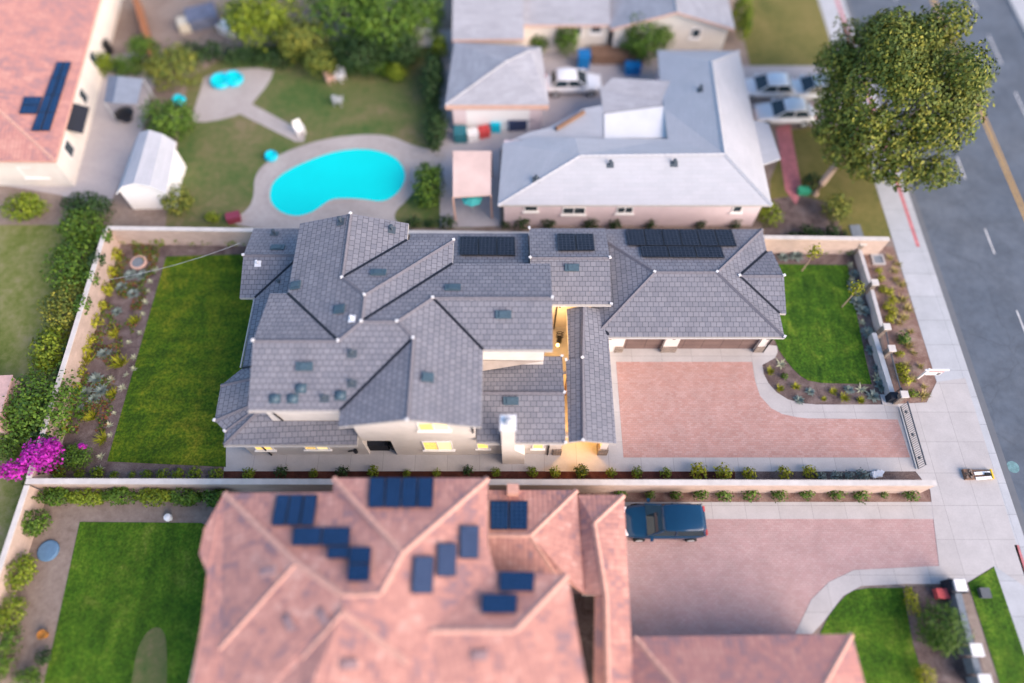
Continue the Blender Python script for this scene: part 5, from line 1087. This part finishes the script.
# paddling pools and tubs
def ringtub(name, label, cat, cs, r, h, mat, fill):
    root = thing(name, label, cat, (cs[0].x, cs[0].y, 0))
    m = M(); f = M()
    for c in cs:
        m.lathe(c, [(r, 0), (r + .1, h * .5), (r, h), (r - .12, h * .8), (r - .12, .05)], 20); f.lathe(c, [(r - .1, h * .7), (0, h * .7 + .01)], 20)
    m.build('rim', mat, root); f.build('water', fill, root)
ringtub('paddling_pool', 'double-lobed turquoise paddling pool on the back patio', 'paddling pool', [P(221.5, 83), P(234, 81)], .72, .4, MT['tarp'], MT['water'])
ringtub('tub', 'small round turquoise tub left of the back patio', 'tub', [P(180, 102)], .42, .4, MT['tarp'], MT['water'])
ringtub('tub', 'small round turquoise tub on the dry grass beside the pool', 'tub', [P(272, 158)], .4, .4, MT['tarp'], MT['water'])
c = P(49, 551); solo('well_cover', M().lathe((c.x, c.y, 0), [(.58, 0), (.58, .12), (.5, .16), (0, .18)], 20), plain('blue_grey_lid', (.1, .19, .3), .5), 'round blue-grey cover in the bed of the south rear yard', 'cover', loc=(c.x, c.y, 0))
c = P(46, 635); solo('flower_pot', M().lathe((c.x, c.y, 0), [(.15, 0), (.22, .35), (.25, .4), (.2, .4), (.19, .33), (0, .32)], 14), plain('orange_pot', (.34, .15, .03), .7), 'orange flower pot in the bed of the south rear yard', 'pot', loc=(c.x, c.y, 0))
# chairs
def chair(c, rz, label, mat):
    root = thing('garden_chair', label, 'chair', (c.x, c.y, 0), 'garden chairs in the pool yard'); Rz = Matrix.Rotation(rz, 3, 'Z')
    def ob(n, off, s): M().obox(c + Rz @ V(off), *s, Rz).build(n, mat, root)
    ob('seat', (0, 0, .42), (.6, .6, .07)); ob('backrest', (0, .3, .75), (.6, .07, .65)); 
    for sx in (-.32, .32): ob('armrest', (sx, 0, .62), (.07, .6, .05))
    for sx in (-.27, .27):
        for sy in (-.26, .26): ob('leg', (sx, sy, .2), (.06, .06, .4))
chair(P(301, 133), .6, 'white garden chair at the end of the pool path', MT['white']); chair(P(331, 82), 2.2, 'pale pink garden chair on the dry grass by the hedge', MT['peach']); chair(P(341, 80), -.5, 'white and grey garden chair beside the pink one', MT['metalwhite']); chair(P(339, 104), 3.0, 'grey garden chair alone on the dry grass', MT['steel'])
# canopy, trampoline
c = P(124, 88, 2.2); cp = thing('canopy', 'blue-grey canvas canopy on posts beside the red tiled house', 'canopy', (c.x, c.y, 0))
q_ = [P(108, 76, 2.3), P(143, 79, 2.3), P(137, 104, 2.2), P(104, 102, 2.2)]; rg = [P(118, 76, 2.7), P(113, 103, 2.6)]
m = M(); m.poly([q_[0], rg[0], rg[1], q_[3]], up=True); m.poly([rg[0], q_[1], q_[2], rg[1]], up=True); m.build('canvas', MT['greyfab'], cp)
for p in q_: M().tube([(p.x, p.y, 0), (p.x, p.y, p.z)], .04, 6).build('post', MT['steel'], cp)
c = P(124, 114, .6); tr = thing('fire_bowl', 'round dark grill bowl in front of the grey canopy', 'bowl', (c.x, c.y, 0))
M().lathe((c.x, c.y, 0), [(.35, 0), (.5, .4), (.75, .65), (.7, .66), (.5, .5), (0, .42)], 18).build('bowl', MT['charcoal'], tr); M().lathe((c.x, c.y, .66), [(.7, 0), (.4, .14), (0, .18)], 18).build('lid', MT['black'], tr)
c = P(106, 48, .5); solo('wheelie_bin', M().obox((c.x, c.y, .5), .6, .7, 1.0).obox((c.x, c.y, 1.03), .66, .76, .06), MT['black'], 'black wheelie bin beside the red tiled house', 'bin', loc=(c.x, c.y, 0))
# peach patio cover and clutter
c = P(472, 175, 0); pc = thing('patio_cover', 'peach patio cover on posts left of the light grey roof', 'patio cover', (c.x, c.y, 0))
q_ = [P(453, 152, 2.5), P(491, 152, 2.5), P(491, 196, 2.4), P(453, 198, 2.4)]
M().slab(q_, .12).build('roof', plain('peach_sheet_roof', (.62, .46, .4), .8, .2, .4), pc)
for p in q_: M().box(p.x - .06, p.x + .06, p.y - .06, p.y + .06, 0, 2.45).build('post', MT['peach'], pc)
c = P(472, 198, 1.7); um = thing('parasol', 'teal garden parasol at the lower end of the peach patio cover', 'parasol', (c.x, c.y, 0))
M().lathe((c.x, c.y, 1.7), [(.75, 0), (.4, .22), (0, .36)], 8).build('canopy', plain('teal_cloth', (.05, .36, .36), .8), um); M().cyl((c.x, c.y), .03, 0, 2.0, 8).build('pole', MT['steel'], um)
def boxy(name, u, v, s, mat, label, cat, rz=0.0):
    c = P(u, v, 0); Rz = Matrix.Rotation(rz, 3, 'Z'); m = M().obox((c.x, c.y, s[2] / 2), *s, Rz).obox((c.x, c.y, s[2] + .03), s[0] * 1.05, s[1] * 1.05, .06, Rz)
    return solo(name, m, mat, label, cat, loc=(c.x, c.y, 0))
boxy('storage_chest', 488, 119, (1.9, 1.0, .8), MT['skyblue'], 'light blue covered chest in front of the pink garage', 'chest')
boxy('storage_box', 484, 135, (.8, .7, .6), MT['red'], 'red storage box among the clutter by the pink garage', 'box', .3)
boxy('storage_box', 496, 130, (.7, .6, .8), MT['tarp'], 'teal storage box beside the red one', 'box')
boxy('storage_box', 473, 138, (.8, .7, .6), MT['white'], 'white storage box left of the red one', 'box', .2)
boxy('storage_box', 461, 139, (.9, .9, .9), plain('dark_teal', (.03, .16, .19), .6), 'dark teal storage box at the end of the clutter row', 'box')
boxy('garden_trailer', 522, 122, (2.2, 1.8, 1.0), plain('navy_cover', (.03, .045, .1), .7), 'navy covered trailer between the pink garage and light grey roof', 'trailer', .1)
boxy('recycling_bin', 583, 66, (.9, .9, 1.2), MT['blueplastic'], 'bright blue recycling bin behind the white parked car', 'bin')
boxy('storage_box', 632, 72, (1.2, .8, .7), MT['blueplastic'], 'blue storage box under the round green tree', 'box')
boxy('wood_pile', 617, 60, (4.2, 1.1, .9), MT['wood'], 'brown wood pile in front of the white house', 'wood pile')
boxy('equipment_box', 418, 41, (2.6, 1.4, 1.6), MT['white'], 'white equipment box between the trees and grey roof', 'box', .05)
boxy('equipment_box', 402, 52, (1.4, .9, 1.0), plain('cream_box', (.55, .5, .3), .7), 'cream box beside the white equipment box', 'box', .05)
boxy('scrap_heap', 205, 22, (2.4, 1.8, .9), plain('slate_tarp', (.12, .14, .2), .8, .4, 2), 'slate covered scrap heap in the brown back yard', 'heap', .4)
boxy('crate', 188, 29, (1.1, 1.0, .8), plain('cream_crate', (.5, .47, .38), .8), 'cream crate left of the slate covered heap', 'crate', .3)
boxy('wheelbarrow_box', 230, 33, (1.4, .9, .7), MT['white'], 'white garden cart right of the slate covered heap', 'cart', -.5)
boxy('planter_tub', 802.5, 193, (.8, .5, .4), plain('green_plastic', (.05, .36, .2), .5), 'green plastic tub on bark left of the leaning tree trunk', 'tub')
boxy('storage_box', 235, 220, (.9, .6, .5), plain('maroon', (.22, .04, .07), .7), 'maroon box at the corner of the pool deck', 'box', .3)
boxy('small_shed', 4, 415, (2.6, 3.2, 2.0), plain('pink_panel', (.5, .33, .3), .8), 'small pinkish shed at the left edge above the bougainvillea', 'shed', .05)
boxy('water_tank', 13, 424, (.9, .9, 1.0), MT['skyblue'], 'pale blue tank beside the small pinkish shed', 'tank', .4)
boxy('wood_fence_panel', 150, 38, (.25, 9, 1.5), plain('orange_fence', (.32, .13, .06), .8, .2, 2), 'rust orange fence panel in the brown back yard', 'fence', .42)
boxy('paving_stack', 934, 235, (.001 + .4, .4, .3), MT['conc'], 'x', 'x') if False else None
c = P(171, 519); solo('garden_light', M().lathe((c.x, c.y, 0), [(.1, 0), (.1, .3), (.22, .32), (.2, .5), (0, .56)], 10), MT['white'], 'white garden light on the bark of the south rear yard', 'light', loc=(c.x, c.y, 0))
c = P(838, 231); solo('stepping_stone', M().prism([(c.x - .4, c.y - .45), (c.x + .4, c.y - .4), (c.x + .35, c.y + .5), (c.x - .4, c.y + .45)], 0, .05), MT['slategrey'], 'grey slab on the grass behind the tan wall by the sidewalk', 'slab', loc=(c.x, c.y, 0)) if False else None
c = P(856.5, 232); solo('stepping_stone', M().prism([(c.x - .4, c.y - .55), (c.x + .4, c.y - .5), (c.x + .35, c.y + .6), (c.x - .4, c.y + .55)], 0, .06), MT['slategrey'], 'grey slab on the grass behind the tan wall near the sidewalk', 'slab', loc=(c.x, c.y, 0))
# south street pillars and fence
SP = [P(961, 585, 1.25), P(977.5, 650, 1.25), P(986, 681, 1.25)]
for i, c in enumerate(SP):
    t_ = thing('gate_pillar', ('white capped pillar at the south driveway beside the dark gate box', 'white capped pillar in the middle of the dark south street fence', 'white capped pillar cut by the bottom right frame edge')[i], 'pillar', (c.x, c.y, 0), 'pillars along the south front yard')
    M().box(c.x - .22, c.x + .22, c.y - .22, c.y + .22, -.02, 1.15).build('shaft', MT['slategrey'], t_); M().box(c.x - .3, c.x + .3, c.y - .3, c.y + .3, 1.15, 1.25).build('cap', MT['white'], t_)
for a, b, lab in ((0, 1, 'dark low wall between the upper two south street pillars'), (1, 2, 'dark low wall between the lower two south street pillars')):
    A, B = SP[a], SP[b]; d = (B - A).normalized()
    wall_run(lab, [((A + d * .32).x, (A + d * .32).y), ((B - d * .32).x, (B - d * .32).y)], .8, .3, 'garden_wall', 'wall', 'slategrey', 'slategrey', .02)
boxy('gate_motor', 949, 588, (.8, .7, .8), MT['charcoal'], 'dark gate box beside the south driveway pillar', 'gate motor')
boxy('flower_box', 938.5, 594.5, (.6, .5, .4), plain('coral_flowers', (.6, .1, .1), .7, .3, 12), 'coral red flower box next to the dark gate box', 'flower box')
boxy('valve_box', 982.5, 593.5, (.5, .5, .25), MT['iron'], 'dark utility box in the grass strip by the south sidewalk', 'utility box')

# ================================================================ VEHICLES
def car(u, v, rz, paint, label, L=4.5, Wd=1.82, Hh=1.5, zc=.7, tall=False):
    c = P(u, v, zc); root = thing('parked_car', label, 'car', (c.x, c.y, 0), 'parked cars'); Rz = Matrix.Rotation(rz, 3, 'Z')
    T = lambda x, y, z: V((c.x, c.y, 0)) + Rz @ V((x * L / 4.5, y * Wd / 1.82, z * Hh / 1.5))
    def loft(st, prof):
        m = M(); n = len(prof(*st[0]));
        for s in st: m.v += [T(*p) for p in prof(*s)]
        for i in range(len(st) - 1):
            for k in range(n):
                a = i * n + k; b = i * n + (k + 1) % n; m.f.append([a, b, b + n, a + n]); m.m.append(0)
        m.f.append(list(reversed(range(n)))); m.f.append([(len(st) - 1) * n + k for k in range(n)]); m.m += [0, 0]
        return m
    def body(x, w, zt): return [(x, -w * .92, .25), (x, -w, .5), (x, -w * .98, zt - .12), (x, -w * .86, zt), (x, 0, zt + .03), (x, w * .86, zt), (x, w * .98, zt - .12), (x, w, .5), (x, w * .92, .25)]
    rb = .95 if not tall else 1.0
    st = [(-2.25, .62, .72), (-2.2, .74, .85), (-1.95, .86, rb), (-1.2, .91, .97), (0, .91, .97), (.75, .91, .97), (1.3, .9, .93), (1.9, .84, .84), (2.15, .74, .74), (2.25, .6, .6)]
    o = loft(st, body).build('body', paint, root, smooth=True); o.modifiers.new('sub', 'SUBSURF').levels = 1; o.modifiers['sub'].render_levels = 1
    xr = -2.05 if tall else -1.75
    def cab(x, w, z): return [(x, -w, z - .02), (x, -w * .9, z), (x, 0, z + .02), (x, w * .9, z), (x, w, z - .02), (x, w, z - .08), (x, -w, z - .08)]
    def green(x0, x1, w, z): return [T(x0, -w, z), T(x1, -w, z), T(x1, w, z), T(x0, w, z)]
    lo = green(xr, 1.05, .82, .96); hi = green(xr + (.22 if tall else .45), .25, .64, 1.42); m = M()
    for k in range(4): m.poly([lo[k], lo[(k + 1) % 4], hi[(k + 1) % 4], hi[k]])
    m.poly(hi); m.build('window', MT['carglass'], root)
    ro = loft([(xr + (.1 if tall else .4), .55, 1.43), (xr + (.25 if tall else .55), .66, 1.49), (-.6, .7, 1.52), (.05, .67, 1.49), (.28, .58, 1.42)], cab); ro.build('roof_panel', paint, root, smooth=True)
    for sy in (-1, 1):
        for (xa, xb) in ((1.05, .25), (xr, xr + (.22 if tall else .45)), (-.45, -.45)): M().tube([T(xa, sy * .825, .96), T(xb, sy * .655, 1.43)], .045, 6).build('window_pillar', paint, root)
    for sx in (-1.4, 1.4):
        for sy in (-1, 1):
            w_ = M().tube([T(sx, sy * .72, .33), T(sx, sy * .93, .33)], .33, 16).build('wheel', MT['tyre'], root)
            M().tube([T(sx, sy * .92, .33), T(sx, sy * .945, .33)], .2, 12).build('rim', MT['steel'], w_)
    for sy in (-1, 1):
        M().obox(T(2.1, sy * .58, .68), .16, .34, .12, Rz).build('headlight', MT['metalwhite'], root)
        M().obox(T(-2.17, sy * .6, .8), .1, .3, .14, Rz).build('tail_light', MT['red'], root)
        M().obox(T(.85, sy * 1.0, 1.0), .16, .2, .12, Rz).build('wing_mirror', paint, root)
car(665, 520.5, pi, MT['carblue'], 'dark blue car parked beside the terracotta roof on faded pavers', 4.6, 1.95, 1.65, .9, True)
car(573, 82, 0.02, MT['carwhite'], 'white car parked between the pink garage and the courtyard patio roof')
car(768, 87, pi, MT['carwhite'], 'white car closest to the light grey roof in the upper row of the driveway')
car(814, 88, pi, MT['carwhite'], 'white car partly under the big street tree')
car(785, 112, pi, MT['carwhite'], 'white car alone in the lower row beside the red brick path')
# ================================================================ LIGHT
def lamp(loc, power, col, r=.25):
    l = bpy.data.lights.new('porch_lamp', 'POINT'); l.energy = power; l.color = col; l.shadow_soft_size = r
    o = bpy.data.objects.new('porch_lamp', l); COL.objects.link(o); o.location = loc
lamp((4.0, 13.6, 2.3), 120, (1, .5, .1)); lamp((2.75, 18.9, 2.2), 60, (1, .56, .18)); lamp((2.9, 20.2, 2.6), 25, (1, .56, .18))
w = bpy.data.worlds.new('World'); SC.world = w; w.use_nodes = True
nt = w.node_tree; bg = nt.nodes['Background']
sky = nt.nodes.new('ShaderNodeTexSky'); sky.sky_type = 'NISHITA'; sky.sun_disc = False
EL, AZ = radians(27), radians(125)     # azimuth clockwise from north (+Y)
sky.sun_elevation = EL; sky.sun_rotation = AZ; sky.air_density = 1.0; sky.dust_density = 0.6; sky.ozone_density = 2.2
nt.links.new(sky.outputs['Color'], bg.inputs['Color']); bg.inputs['Strength'].default_value = 0.125
sl = bpy.data.lights.new('sun', 'SUN'); sl.energy = 2.8; sl.angle = radians(55); sl.color = (1.0, .77, .62)
so = bpy.data.objects.new('sun', sl); COL.objects.link(so)
dirv = V((sin(AZ) * cos(EL), cos(AZ) * cos(EL), sin(EL)))
so.rotation_euler = (-dirv).to_track_quat('-Z', 'Y').to_euler()
SC.view_settings.view_transform = 'Standard'; SC.view_settings.look = 'None'; SC.view_settings.gamma = 1; SC.view_settings.use_curve_mapping = False
SC.view_settings.exposure = 1.44
SC.cycles.max_bounces = 5; SC.cycles.diffuse_bounces = 3
SC.cycles.use_denoising = True
